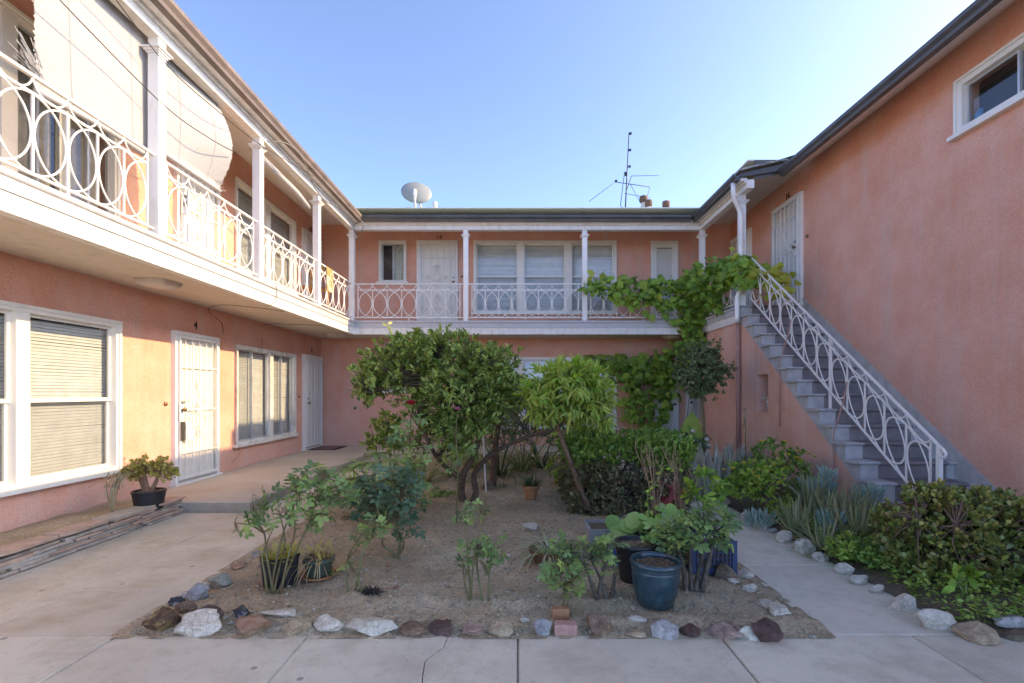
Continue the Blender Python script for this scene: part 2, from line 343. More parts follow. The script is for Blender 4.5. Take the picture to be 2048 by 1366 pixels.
ys = [FY, 3.38, 4.27, 5.16, 6.05, 6.95, 7.85, 8.75, 9.65, 10.44]
for y0, y1 in zip(ys[:-1], ys[1:]):
    m_ = MB(); slab_mesh(m_, rect(-3.13, -2.30, y0, y1, .003), -.05, 0); m_.obj('slab', M['conc2'], lw)
for y0, y1 in ((FY, 5.58),):
    m_ = MB(); slab_mesh(m_, rect(-3.87, -3.13, y0, y1, .004), -.05, -.002); m_.obj('slab', M['conc2'], lw)
rp = pavement('right_path', M['conc3'])
ys = [FY, 3.88, 4.98, 6.08, 7.18, 8.28, 9.38, 10.44]
for y0, y1 in zip(ys[:-1], ys[1:]):
    m_ = MB(); slab_mesh(m_, rect(1.78, 2.60, y0, y1, .003), -.05, 0); m_.obj('slab', M['conc3'], rp)
m_ = MB(); slab_mesh(m_, rect(4.02, 5.1, FY, 5.05), -.05, 0); m_.obj('slab', M['conc3'], rp)
# raised porch slabs: along the left wing and along the back wing
m_ = MB(); slab_mesh(m_, [(-3.87, 5.60), (-3.12, 5.60), (-3.12, 10.44), (XL, 10.44), (XL, 5.60)], -.05, .12, .012)
po = struct(m_.obj('porch', M['porch']))
m_ = MB(); m_.box((-3.872, 5.597, -.04), (-3.117, 5.5995, .108)); m_.box((-3.1195, 5.597, -.04), (-3.117, 10.44, .108)); m_.obj('edge_face', M['grime'], po)
m_ = MB(); slab_mesh(m_, rect(XL, XR, 10.444, XB, 0), -.05, .12, .012); struct(m_.obj('porch', M['porch']))

def bedz(x, y):
    e = min(x+2.30, 1.78-x, y-FY, 10.44-y); e = max(0, min(1, e/.35))
    n = mnoise.noise(Vector((x*1.3, y*1.3, 3)))*.03+mnoise.noise(Vector((x*5, y*5, 8)))*.012
    return .002+.010*mnoise.noise(Vector((x*9, y*9, 4)))+.022*math.exp(-((y-FY-.13)/.07)**2)*max(0, min(1, (x+2.3)/.2))+e*(.055+n*1.5+.02*max(0, min(1, (y-3)/3)))
def rbedz(x, y):
    e = min(x-2.6, y-FY); e = max(0, min(1, e/.3)); return .002+.010*mnoise.noise(Vector((x*9, y*9, 4)))+e*(.055+mnoise.noise(Vector((x*2, y*2, 1)))*.025)
def bed(name, x0, x1, y0, y1, step, zf, mat):
    nx = int((x1-x0)/step); ny = int((y1-y0)/step); V = []
    for j in range(ny+1):
        for i in range(nx+1):
            x = x0+(x1-x0)*i/nx; y = y0+(y1-y0)*j/ny
            z = zf(x, y)+mnoise.noise(Vector((x*16, y*16, 5)))*.006+mnoise.noise(Vector((x*37, y*37, 2)))*.004
            V.append((x, y, z))
    Fc = [(j*(nx+1)+i, j*(nx+1)+i+1, (j+1)*(nx+1)+i+1, (j+1)*(nx+1)+i) for j in range(ny) for i in range(nx)]
    return struct(MB().add(V, Fc).obj(name, mat, None, True))
bed('garden_bed', -2.34, 1.82, FY-.045, 10.44, .026, bedz, M['soil'])
bed('side_bed', 2.575, 4.015, FY-.03, 10.44, .05, rbedz, M['soil2'])
bed('planter_soil', XL, -3.90, .6, 5.6, .05, lambda x, y: .13+mnoise.noise(Vector((x*3, y*3, 1)))*.03, M['soil'])
# pebbles and clods on the sandy soil
oct_v = np.array([(1,0,0),(-1,0,0),(0,1,0),(0,-1,0),(0,0,1),(0,0,-1)], float)
oct_f = [(0,2,4),(2,1,4),(1,3,4),(3,0,4),(2,0,5),(1,2,5),(3,1,5),(0,3,5)]
def pebbles(name, n, x0, x1, y0, y1, zf, mat, s0, s1, ybias=1.0):
    m_ = MB()
    for i in range(n):
        x = random.uniform(x0, x1); y = y0+(y1-y0)*random.random()**ybias; s_ = s0+(s1-s0)*random.random()**3
        v = oct_v*np.array([random.uniform(.6, 1.3), random.uniform(.6, 1.3), random.uniform(.4, .8)])*s_
        a = random.uniform(0, 6.28); c_, n_ = math.cos(a), math.sin(a)
        v = np.stack([v[:, 0]*c_-v[:, 1]*n_, v[:, 0]*n_+v[:, 1]*c_, v[:, 2]], 1)+rng.normal(0, s_*.12, (6, 3))
        m_.add(v+np.array([x, y, zf(x, y)+s_*.1]), oct_f)
    o = m_.obj(name, mat, None, False, kind='stuff'); return o
M['clod'] = mk('soil_clod', (.36, .275, .19), (.24, .175, .115), 18, .97)
M['grit'] = mk('pale_grit', (.52, .46, .38), (.38, .31, .24), 40, .9)
o = pebbles('soil_clods', 7500, -2.28, 1.76, FY, 7.5, bedz, M['clod'], .004, .022, 1.6); tag(o, 'small clods of dry soil over the sandy garden bed', 'soil clods')
o = pebbles('grit', 1500, -2.25, 1.73, FY+.02, 6.5, bedz, M['grit'], .003, .010, 1.8); tag(o, 'pale grit and pebbles strewn over the sandy garden bed', 'gravel')

# low stacked flagstone wall of the left planter, stone by stone
fw = thing('planter_wall', 'low dry-stacked flagstone edging of the planter under the left windows', 'wall', (-3.87, 4, 0))
zc = -.02
for k in range(7):
    th = .024+.006*random.random(); y = 0.9-random.random()*.3
    while y < 5.5:
        L = random.uniform(.22, .62)
        if y+L > 5.60: L = 5.60-y
        if L > .08:
            dz = random.uniform(-.003, .003); pr = random.uniform(-.02, .02); bk = -3.99-random.random()*.04
            xo = -3.865+pr-k*.006
            sk = random.uniform(-.006, .006)
            poly = [(bk, y+.004), (xo-.01, y+.004), (xo, y+.03), (xo+random.uniform(-.012, .012), y+L*.5), (xo, y+L-.03), (xo-.012, y+L-.004), (bk, y+L-.004)]
            zt = zc+th-.003-dz-(.003 if random.random() < .5 else 0)
            MB().prism(poly, zc+dz*.3, zt).obj('stone', random.choice([M['flag'], M['flaggrey'], M['flagpink'], M['flag']]), fw)
        y += L
    zc += th
y = .8
while y < 5.45:                              # cap stones
    L = random.uniform(.3, .7); L = min(L, 5.6-y); wd = random.uniform(.14, .26)
    xo = -3.845+random.uniform(-.02, .015)
    poly = [(xo-wd, y+.01), (xo-.02, y+.006), (xo+.005, y+L*.3), (xo-.012, y+L*.7), (xo-.03, y+L-.006), (xo-wd*.9, y+L-.02), (xo-wd*1.1, y+L*.5)]
    tl = random.uniform(-.006, .012)
    MB().prism(poly, zc, zc+.022+tl).obj('cap_stone', random.choice([M['flagpink'], M['flag'], M['flagpink']]), fw); y += L

# ------------------------------------------------------------------ building wings
mpL = lambda u, z, d: (XL+d, u, z)           # u runs along the wall, d out into the court
mpB = lambda u, z, d: (u, XB-d, z)
mpR = lambda u, z, d: (XR-d, u, z)
def bx(mb, mp, u0, u1, z0, z1, d0, d1): return mb.box((u0, z0, d0), (u1, z1, d1), mp)
def wallmesh(mp, u0, u1, z0, z1, holes, depth=.22):
    """wall face with window openings, each closed by its reveals and a shade-coloured room behind"""
    us = sorted({u0, u1, *[h[0] for h in holes], *[h[1] for h in holes]}); zs = sorted({z0, z1, *[h[2] for h in holes], *[h[3] for h in holes]})
    m_ = MB(); rm = []
    for a, b_ in zip(us[:-1], us[1:]):
        for c, d in zip(zs[:-1], zs[1:]):
            uc, zc_ = (a+b_)/2, (c+d)/2
            if any(h[0] < uc < h[1] and h[2] < zc_ < h[3] for h in holes): continue
            m_.add([mp(a, c, 0), mp(b_, c, 0), mp(b_, d, 0), mp(a, d, 0)], [(0, 1, 2, 3)])
    for a, b_, c, d in holes:
        q = [(a, c), (b_, c), (b_, d), (a, d)]
        for i in range(4):
            p, r_ = q[i], q[(i+1) % 4]; m_.add([mp(*p, 0), mp(*r_, 0), mp(*r_, -depth), mp(*p, -depth)], [(0, 1, 2, 3)])
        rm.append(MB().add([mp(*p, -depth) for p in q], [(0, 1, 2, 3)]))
    return m_, rm
def number(txt, mp, u, z, parent, face, size=.115):
    cu = bpy.data.curves.new('house_number', 'FONT'); cu.body = txt; cu.size = size*1.35; cu.extrude = .004; cu.align_x = 'CENTER'; cu.materials.append(M['number'])
    tmp = bpy.data.objects.new('tmp_text', cu); COL.objects.link(tmp); bpy.context.view_layer.update()
    me = bpy.data.meshes.new_from_object(tmp.evaluated_get(bpy.context.evaluated_depsgraph_get())); me.name = 'house_number'; bpy.data.objects.remove(tmp)
    o = bpy.data.objects.new('house_number', me); link(o, parent, mp(u, z, .008))
    o.rotation_euler = {'L': (R(90), 0, R(90)), 'B': (R(90), 0, 0), 'R': (R(90), 0, R(-90))}[face]; return o
def spiral(mp, cu, cz, r0, turns, a0, sgn, d, n=16):
    P = []
    for i in range(n+1):
        t = i/n; r_ = r0*(1-.75*t); a = a0+sgn*turns*2*math.pi*t; P.append(mp(cu+r_*math.cos(a), cz+r_*math.sin(a), d))
    return P
def security_door(parent, mp, u0, u1, z0, z1, knob, scroll_z=1.02, extra=False):
    p = MB(); bx(p, mp, u0+.05, u1-.05, z0+.02, z1-.04, .005, .02); door = p.obj('security_door', M['cream'], parent)
    f = MB()
    for a, b_, c, d in ((u0, u0+.05, z0, z1), (u1-.05, u1, z0, z1), (u0+.05, u1-.05, z1-.05, z1)): bx(f, mp, a, b_, c, d, .0, .06)
    f.obj('frame', M['iron'], door)
    i0, i1 = u0+.06, u1-.06; st = MB()
    for a, b_ in ((i0, i0+.035), (i1-.035, i1)): bx(st, mp, a, b_, z0+.06, z1-.06, .055, .08)
    bx(st, mp, i0+.035, i1-.035, z1-.095, z1-.06, .055, .08); bx(st, mp, i0+.035, i1-.035, z0+.06, z0+.10, .055, .08)
    st.obj('gate_frame', M['iron'], door)
    n = 5
    for k in range(n):
        u = i0+.035+(i1-i0-.07)*(k+.62)/(n+.24); b_ = MB(); bx(b_, mp, u-.007, u+.007, z0+.1, z1-.095, .06, .074); b_.obj('bar', M['iron'], door)
    for zz in (z0+.42, z0+1.02, z0+1.62):
        b_ = MB(); bx(b_, mp, i0+.035, i1-.035, zz-.006, zz+.006, .058, .072); b_.obj('cross_bar', M['iron'], door)
    sc = MB(); cu = (u0+u1)/2; cz = z0+scroll_z+.02
    for s_ in (-1, 1):
        for t_ in (-1, 1):
            sc.tube([mp(cu, cz+t_*.42*.9, .078), mp(cu+s_*.045, cz+t_*.24, .078), mp(cu+s_*.085, cz+t_*.12, .078), mp(cu+s_*.06, cz+t_*.03, .078)], .006, 4)
            sc.tube(spiral(mp, cu+s_*.035, cz+t_*.06, .035, 1.1, math.pi*(0 if s_ < 0 else 1), s_*t_, .078), .0055, 4)
            sc.tube(spiral(mp, cu+s_*.045, cz+t_*.37, .035, 1.1, -t_*math.pi/2, s_*t_, .078), .0055, 4)
            sc.tube(spiral(mp, cu+s_*.21, cz+t_*.13, .042, 1.2, math.pi*(1 if s_ < 0 else 0), -s_*t_, .078), .0055, 4)
    sc.obj('scrollwork', M['iron'], door, True)
    ku = i0+.03 if knob < 0 else i1-.03
    lk = MB(); bx(lk, mp, ku-.045, ku+.045, z0+.88, z0+1.13, .076, .09); lk.obj('lock_plate', M['iron'], door)
    c = Vector(mp(ku, z0+1.03, .09)); c2 = Vector(mp(ku, z0+1.03, .145)); kb = MB(); kb.tube([c, c.lerp(c2, .45), c.lerp(c2, .5), c.lerp(c2, .8), c2], [.014, .014, .026, .03, .018], 12); kb.obj('knob', M['brass'], door, True)
    c = Vector(mp(ku, z0+1.13, .09)); c2 = Vector(mp(ku, z0+1.13, .11)); kb = MB(); kb.tube([c, c2], [.022, .02], 12); kb.obj('deadbolt', M['chrome'], door, True)
    sl = MB(); bx(sl, mp, u0-.03, u1+.03, z0-.03, z0+.015, .0, .09); sl.obj('sill', M['iron'], door)
    if extra:
        e = MB(); bx(e, mp, ku-.03, ku+.05, z0+.60, z0+.86, .082, .092); e.obj('lock_box', M['chrome'], door)
        e = MB(); e.add([mp(ku+.05, z0+.88, .098), mp(ku+.16, z0+.84, .11), mp(ku+.19, z0+.58, .125), mp(ku+.09, z0+.62, .112)], [(0, 1, 2, 3)]); e.obj('paper_notice', M['paper'], door)
    return door
def bell(parent, mp, u, z):
    a, b_ = Vector(mp(u, z, 0)), Vector(mp(u, z, .022)); m_ = MB(); m_.tube([a, b_], [.03, .024], 10); m_.tube([b_, b_.lerp(a, -.4)], .01, 8); return m_.obj('doorbell', M['brass'], parent, True)
def louvre_door(parent, mp, u0, u1, z0, z1, knob):
    p = MB(); bx(p, mp, u0+.05, u1-.05, z0+.01, z1-.05, -.03, .0); door = p.obj('louvre_door', M['cream'], parent)
    f = MB()
    for a, b_, c, d in ((u0, u0+.05, z0, z1), (u1-.05, u1, z0, z1), (u0+.05, u1-.05, z1-.05, z1)): bx(f, mp, a, b_, c, d, .0, .05)
    f.obj('frame', M['cream'], door); f = MB()
    for a, b_, c, d in ((u0+.05, u0+.14, z0+.02, z1-.05), (u1-.14, u1-.05, z0+.02, z1-.05), (u0+.14, u1-.14, z1-.16, z1-.05), (u0+.14, u1-.14, z0+.02, z0+.2)): bx(f, mp, a, b_, c, d, .0, .028)
    f.obj('stile', M['cream'], door)
    z = z0+.22
    while z < z1-.18:
        s_ = MB(); s_.add([mp(u0+.14, z, .022), mp(u1-.14, z, .022), mp(u1-.14, z+.045, .002), mp(u0+.14, z+.045, .002)], [(0, 1, 2, 3)])
        s_.obj('slat', M['cream'], door); z += .04
    ku = u1-.09 if knob > 0 else u0+.09; c = Vector(mp(ku, z0+.98, .028)); c2 = Vector(mp(ku, z0+.98, .085)); kb = MB(); kb.tube([c, c.lerp(c2, .4), c.lerp(c2, .5), c2], [.012, .012, .028, .02], 12); kb.obj('knob', M['number'], door, True)
    return door
def blind(mp, u0, u1, z0, z1, pitch, d, parent, single, mat=None, tilt=.6):
    mat = mat or M['slat']; n = int((z1-z0)/pitch); hw = pitch*.62; j = MB()
    me = None
    for k in range(n):
        z = z0+pitch*(k+.5); sag = random.gauss(0, .0006); t_ = random.uniform(-.08, .08)+tilt
        dz, dd = hw*math.sin(math.pi/2*t_), hw*math.cos(math.pi/2*t_)*.55
        gap = random.random() < .06
        P0 = [mp(u0, z+dz, d-dd), mp(u1, z+dz+sag-(.006 if gap else 0), d-dd)]; P1 = [mp(u0, z+.003, d+.004), mp(u1, z+.003+sag, d+.004)]; P2 = [mp(u0, z-dz, d+dd*.7), mp(u1, z-dz+sag, d+dd*.7)]
        t = MB() if single else j; t.add(P0+P1+P2, [(0, 1, 3, 2), (2, 3, 5, 4)])
        if single: t.obj('slat', mat, parent)
    for fr in (.15, .5, .85):
        u = u0+(u1-u0)*fr; (j).tube([mp(u, z0, d+.012), mp(u, z1, d+.012)], .0012, 3)
    if single: j.obj('cord', mat, parent)
    else: j.obj('blind', mat, parent, kind='stuff')
def window(parent, mp, u0, u1, z0, z1, mull, style='hung', blinds='joined', pitch=.034, casing='cream', case=.055, sill=True, sash='cream', curtains=None, tilt=.6, midf=.48):
    """casing, mullions, sashes, panes and what hangs behind them; mull = inner divisions (centre, width)"""
    c_ = M[casing]; m_ = MB()
    for a, b_, c, d in ((u0, u0+case, z0, z1), (u1-case, u1, z0, z1), (u0+case, u1-case, z1-case, z1), (u0+case, u1-case, z0, z0+case*.7)): bx(m_, mp, a, b_, c, d, -.08, .03)
    for a, b_, c, d in ((u0-.012, u0+.022, z0, z1+.012), (u1-.022, u1+.012, z0, z1+.012), (u0+.022, u1-.022, z1-.022, z1+.012)): bx(m_, mp, a, b_, c, d, .03, .045)
    win = m_.obj('window', c_, parent)
    if sill:
        m_ = MB(); bx(m_, mp, u0-.06, u1+.06, z0-.045, z0, -.02, .075); m_.obj('sill', c_, win)
    mull = sorted(mull); edges = [u0+case]
    for c, wd in mull:
        m_ = MB(); bx(m_, mp, c-wd/2, c+wd/2, z0+case*.7, z1-case, -.08, .025); m_.obj('mullion', c_, win); edges += [c-wd/2, c+wd/2]
    edges.append(u1-case); zb, zt = z0+case*.7, z1-case; cells = [(edges[i], edges[i+1]) for i in range(0, len(edges), 2)]
    for i, (a, b_) in enumerate(cells):
        if style == 'hung':
            zm = zb+(zt-zb)*midf
            for k, (c, d, dd) in enumerate(((zb, zm+.02, -.065), (zm-.02, zt, -.04))):
                s_ = MB(); t_ = .03
                for q in ((a, a+t_, c, d), (b_-t_, b_, c, d), (a+t_, b_-t_, c, c+t_), (a+t_, b_-t_, d-t_, d)): bx(s_, mp, *q, dd-.012, dd+.012)
                s_.obj('sash', M[sash], win)
                g = MB(); g.add([mp(a+t_, c+t_, dd), mp(b_-t_, c+t_, dd), mp(b_-t_, d-t_, dd), mp(a+t_, d-t_, dd)], [(0, 1, 2, 3)]); g.obj('pane', M['glass'], win)
                if k == 0: g = MB(); g.add([mp(a+t_, c+t_, dd+.016), mp(b_-t_, c+t_, dd+.016), mp(b_-t_, d-t_, dd+.016), mp(a+t_, d-t_, dd+.016)], [(0, 1, 2, 3)]); g.obj('insect_screen', M['screen'], win)
        else:
            um = (a+b_)/2
            for k, (c, d, dd) in enumerate(((a, um+.015, -.065), (um-.015, b_, -.04))):
                s_ = MB(); t_ = .024
                for q in ((c, c+t_, zb, zt), (d-t_, d, zb, zt), (c+t_, d-t_, zb, zb+t_), (c+t_, d-t_, zt-t_, zt)): bx(s_, mp, *q, dd-.012, dd+.012)
                s_.obj('sash', M[sash], win)
                g = MB(); g.add([mp(c+t_, zb+t_, dd), mp(d-t_, zb+t_, dd), mp(d-t_, zt-t_, dd), mp(c+t_, zt-t_, dd)], [(0, 1, 2, 3)]); g.obj('pane', M['glass'], win)
                if k == 0 and style == 'slide': g = MB(); g.add([mp(c+t_, zb+t_, dd+.016), mp(d-t_, zb+t_, dd+.016), mp(d-t_, zt-t_, dd+.016), mp(c+t_, zt-t_, dd+.016)], [(0, 1, 2, 3)]); g.obj('insect_screen', M['screen'], win)
        if blinds and not curtains: blind(mp, max(a-.05, u0+.004), min(b_+.05, u1-.004), zb+.01, zt-.01, pitch, -.115, win, blinds == 'single', M['slat_lift'] if mp is mpB else M['slat'], tilt)
        if curtains:
            m_ = MB(); n = int((b_-a)/.022); P = []
            for k in range(n+1):
                u = a+(b_-a)*k/n; P.append((u, -.14+.022*math.sin(k*1.9+i)+.01*math.sin(k*.7)))
            f0, f1 = curtains[i] if isinstance(curtains, list) else (0, 1)
            P = P[int(n*f0):int(n*f1)+1]
            m_.strip([mp(u, zb, d) for u, d in P], [mp(u, zt, d) for u, d in P]); m_.obj('curtain', M['greycurtain'] if style == 'vertical' else M['curtain'], win, True)
    return win

# shared railing pieces, modelled once in their own plane (x along the rail, z up)
RP = .30
def local(build, mat, name, smooth=True):
    b_ = MB(); build(b_); return b_.mesh(name, mat, smooth)
def ring_pts(a0, a1, n): return [(RP*.955*math.cos(a0+(a1-a0)*i/n), 0, .2975*math.sin(a0+(a1-a0)*i/n)) for i in range(n+1)]
me_ring = local(lambda b_: b_.tube(ring_pts(0, 2*math.pi, 40), .0085, 6, False), M['iron'], 'ring')
me_half = local(lambda b_: b_.tube(ring_pts(-math.pi/2, math.pi/2, 20), .0085, 6, True), M['iron'], 'half_ring')
sc_r = (.15**2+.125**2)/(2*.125); sc_a = math.asin(.15/sc_r)
me_sc = local(lambda b_: b_.tube([(sc_r*math.sin(-sc_a+2*sc_a*i/10), 0, sc_r*(math.cos(sc_a)-math.cos(-sc_a+2*sc_a*i/10))) for i in range(11)], .0075, 6), M['iron'], 'scallop')
def railing(parent, A, B, zf, shear=0.0, inset=.13, name='railing', lowpost=True, hz=0.0):
    """A, B: (x, y) of the two posts; rings centred on every baluster, half rings at the ends; shear = rise per metre"""
    A, B = Vector((A[0], A[1])), Vector((B[0], B[1])); L = (B-A).length; e = (B-A)/L; ang = math.atan2(e.y, e.x)
    n = max(1, round((L-2*inset)/RP)); p = (L-2*inset)/n
    P = lambda u, z: (A.x+e.x*u, A.y+e.y*u, zf+z+shear*u+hz)
    nrm = Vector((-e.y, e.x))
    def bar(mb, u0, z0, u1, z1, hw, ht):
        a, b_ = Vector(P(u0, z0)), Vector(P(u1, z1)); V = []
        for q in (a, b_):
            for s_, t_ in ((-1, -1), (1, -1), (1, 1), (-1, 1)): V.append(tuple(q+Vector((nrm.x*s_*hw, nrm.y*s_*hw, t_*ht))))
        return mb.add(V, [(0, 1, 2, 3), (7, 6, 5, 4), (0, 4, 5, 1), (1, 5, 6, 2), (2, 6, 7, 3), (3, 7, 4, 0)])
    r_ = bar(MB(), 0, .81, L, .81, .016, .011).obj(name, M['iron'], parent)
    bar(MB(), inset, .682, L-inset, .682, .008, .008).obj('mid_rail', M['iron'], r_)
    bar(MB(), 0, .075, L, .075, .012, .009).obj('bottom_rail', M['iron'], r_)
    if lowpost:
        m_ = MB(); u = L/2; a = P(u, 0); m_.box((a[0]-.008, a[1]-.008, zf), (a[0]+.008, a[1]+.008, a[2]+.07)); m_.obj('foot', M['iron'], r_)
    def inst(nm_, me, u, z, sx=1.0):
        o = bpy.data.objects.new(nm_, me); o.parent = r_; COL.objects.link(o)
        mat_ = Matrix(((e.x*sx, -e.y, 0, 0), (e.y*sx, e.x, 0, 0), (shear*sx, 0, 1, 0), (0, 0, 0, 1))); q = Vector(P(u, z)); mat_.translation = q - worg(r_)
        if abs(shear) < 1e-6: o.matrix_local = mat_
        else: o.matrix_local = Matrix.Identity(4); o.data = me.copy(); o.data.transform(mat_)
    for k in range(n+1):
        u = inset+p*k
        m_ = MB(); bar_ = m_; zt = .80 if k in (0, n) else .682
        a, b_ = P(u, .08), P(u, zt); m_.box((a[0]-.0075, a[1]-.0075, a[2]), (a[0]+.0075, a[1]+.0075, b_[2])); m_.obj('baluster', M['iron'], r_)
        if k == 0: inst('half_ring', me_half, u, .3785, p/RP)
        elif k == n: inst('half_ring', me_half, u, .3785, -p/RP)
        else: inst('ring', me_ring, u, .3785, p/RP)
        if k < n: inst('scallop', me_sc, u+p/2, .80, p/RP)
    return r_
def post(parent, x, y, z0, z1, w_=.105, name='post', mat='white'):
    m_ = MB(); h = w_/2; m_.box((x-h, y-h, z0), (x+h, y+h, z1)); o = m_.obj(name, M[mat], parent)
    c = MB(); zc_ = z1-.17
    for dz, e in ((0, .012), (.018, .026), (.036, .042)): c.box((x-h-e, y-h-e, zc_+dz), (x+h+e, y+h+e, zc_+dz+.0175))
    c.obj('capital', M[mat], o); return o
def gutter(parent, A, B, out, z, mat, name='gutter'):
    """K-profile gutter from A to B (x, y); out = unit vector away from the house"""
    prof = [(0, .12), (0, 0), (.075, 0), (.085, .035), (.115, .075), (.115, .12), (.103, .12), (.103, .09), (.012, .02), (.012, .12)]
    V = []
    for p in (A, B):
        for d, h in prof: V.append((p[0]+out[0]*d, p[1]+out[1]*d, z+h))
    n = len(prof); m_ = MB().add(V, [(i, (i+1) % n, n+(i+1) % n, n+i) for i in range(n)]); m_.add(V[:n], [tuple(range(n))]); m_.add(V[n:], [tuple(range(n))])
    return m_.obj(name, mat, parent)
ZF = 2.95; BX, BY, BXR = -3.56, 10.45, 3.97       # balcony floor height and edges
def balcony_edge(parent, A, B, out, inn):
    """white stucco band, grey board and rounded nosing along a balcony edge"""
    A, B = Vector(A), Vector(B); out = Vector(out)
    def run(name, z0, z1, d0, d1, mat, rnd=False):
        m_ = MB(); V = []
        prof = [(d0, z0), (d1, z0), (d1, z1), (d0, z1)] if not rnd else [(d0, z0)]+[(d1-.02+.025*math.cos(a), (z0+z1)/2+(z1-z0)/2*math.sin(a)) for a in np.linspace(-math.pi/2, math.pi/2, 7)]+[(d0, z1)]
        for p in (A, B):
            for d, z in prof: V.append((p.x+out.x*d, p.y+out.y*d, z))
        n = len(prof); m_.add(V, [(i, (i+1) % n, n+(i+1) % n, n+i) for i in range(n)]+[tuple(range(n)), tuple(range(2*n-1, n-1, -1))]); return m_.obj(name, M[mat], parent)
    run('stucco_band', 2.655, 2.80, -.10, .0, 'slabwhite'); run('edge_board', 2.80, 2.895, -.10, .014, 'greytrim'); run('nosing', 2.895, 2.955, -.10, .03, 'greytrim', True)
Y0 = 0.6  # wing ends set out of view so sunlit ground beyond brightens the court
# ---- left wing
LW = thing('apartment_wing', 'left wing of the pink stucco apartments, sunlit, with balcony, posts and blinds', 'building', (XL, 4, 0))
wl = [(2.42, 5.645, .50, 2.217), (7.98, 10.10, .52, 2.18), (2.0, 5.62, 3.02, 4.96), (7.97, 10.10, 3.46, 4.965)]
m_, rm = wallmesh(mpL, Y0, XB+.2, -.05, 5.6, wl); m_.obj('wall', M['pink'], LW); [q.obj('room_backing', M['dark'], LW) for q in rm]
window(LW, mpL, 2.42, 5.645, .50, 2.217, [(4.54, .13), (3.45, .13)], blinds='single', case=.06)
window(LW, mpL, 7.98, 10.10, .52, 2.18, [(9.14, .11)], style='slide', casing='peel', sash='alu', pitch=.03)
window(LW, mpL, 2.0, 5.62, 3.02, 4.96, [(3.62, .10), (4.42, .14), (5.0, .04)], style='vertical', curtains=True, sill=False, sash='alu')
window(LW, mpL, 7.97, 10.10, 3.46, 4.965, [(9.02, .16)], pitch=.03)
security_door(LW, mpL, 6.51, 7.48, .13, 2.24, -1, extra=True); security_door(LW, mpL, 10.47, 11.43, .13, 2.23, -1)
security_door(LW, mpL, 6.55, 7.50, 2.98, 4.98, -1); security_door(LW, mpL, 10.44, 11.40, 2.98, 4.98, -1)
number('4', mpL, 7.0, 2.32, LW, 'L'); number('5', mpL, 10.95, 2.31, LW, 'L'); number('13', mpL, 10.9, 5.04, LW, 'L')
bell(LW, mpL, 6.40, 1.24); bell(LW, mpL, 10.32, 1.30); bell(LW, mpL, 6.42, 4.05)
m_ = MB(); m_.box((XL, Y0, 2.68), (BX-.1, XB, 2.945)); m_.obj('balcony_slab', M['soffit'], LW)
balcony_edge(LW, (BX, Y0), (BX, BY), (1, 0), 0)
PX = -3.62
py_ = [2.90, 4.82, 6.70, 8.66]
for y in py_: post(LW, PX, y, 2.95, 4.94, mat='white')
for a, b_ in zip([.98]+py_, py_+[10.46]): railing(LW, (PX, a), (PX, b_), ZF)
m_ = MB(); m_.box((PX-.06, Y0, 4.93), (PX+.065, 10.52, 5.075)); m_.obj('beam', M['white'], LW)
m_ = MB(); m_.box((PX+.065, Y0, 5.055), (PX+.19, 10.34, 5.10)); m_.box((PX+.065, Y0, 5.02), (PX+.10, 10.4, 5.055)); m_.obj('eave_board', M['white'], LW)
gutter(LW, (PX+.19, Y0), (PX+.19, 10.34), (1, 0), 5.055, M['gutter_sun'])
m_ = MB(); m_.box((XL-.1, Y0, 5.40), (PX+.05, XB, 5.42)); m_.obj('ceiling', M['ceil'], LW)
m_ = MB(); m_.add([(PX+.24, Y0, 5.185), (PX+.24, 10.30, 5.185), (-9, 15.0, 7.0), (-9, Y0, 7.0)], [(0, 1, 2, 3)]); m_.obj('roof', M['roof'], LW)
m_ = MB(); m_.add([(XL, Y0, -.05), (-9, Y0, -.05), (-9, Y0, 7.0), (XL, Y0, 5.6)], [(0, 1, 2, 3)]); m_.obj('end_wall', M['pink'], LW)
# ---- back wing
BW = thing('apartment_wing', 'back wing of the pink stucco apartments facing the camera, number 14 door upstairs', 'building', (0, XB, 0))
wb = [(-3.30, -2.66, 4.03, 5.0), (-1.04, 2.35, 3.29, 5.0), (-3.30, -2.66, 1.42, 2.22), (-1.04, 2.35, .55, 2.22)]
m_, rm = wallmesh(mpB, XL, XR, -.05, 5.6, wb); m_.obj('wall', M['pink'], BW); [q.obj('room_backing', M['dark'], BW) for q in rm]
window(BW, mpB, -3.30, -2.66, 4.03, 5.0, [], style='slide', sash='alu', curtains=[(.42, 1)])
window(BW, mpB, -1.04, 2.35, 3.29, 5.0, [(.077, .15), (1.215, .15)], midf=.52, pitch=.028)
window(BW, mpB, -3.30, -2.66, 1.42, 2.22, [], style='slide', sash='alu', curtains=[(.0, 1)])
window(BW, mpB, -1.04, 2.35, .55, 2.22, [(.077, .15), (1.215, .15)], pitch=.028)
security_door(BW, mpB, -2.40, -1.427, 2.98, 5.01, 1); number('14', mpB, -1.88, 5.05, BW, 'B'); bell(BW, mpB, -1.33, 4.16)
louvre_door(BW, mpB, 3.18, 3.83, 2.96, 5.0, 1); louvre_door(BW, mpB, 3.28, 3.84, .13, 2.2, 1); security_door(BW, mpB, 4.02, 4.88, .13, 2.2, -1)
m_ = MB(); m_.box((BX-.1, BY+.1, 2.68), (XR, XB, 2.945)); m_.obj('balcony_slab', M['soffit'], BW)
balcony_edge(BW, (BX, BY), (BXR, BY), (0, -1), 0)
PY = 10.50
pxs = [PX, -1.127, 1.466, 4.036]
for x in pxs: post(BW, x, PY, 2.95, 4.94)
for a, b_ in zip(pxs[:-1], pxs[1:]): railing(BW, (a, PY), (b_, PY), ZF)
m_ = MB(); m_.box((PX+.067, PY-.065, 4.93), (4.036-.067, PY+.06, 5.075)); m_.obj('beam', M['white'], BW)
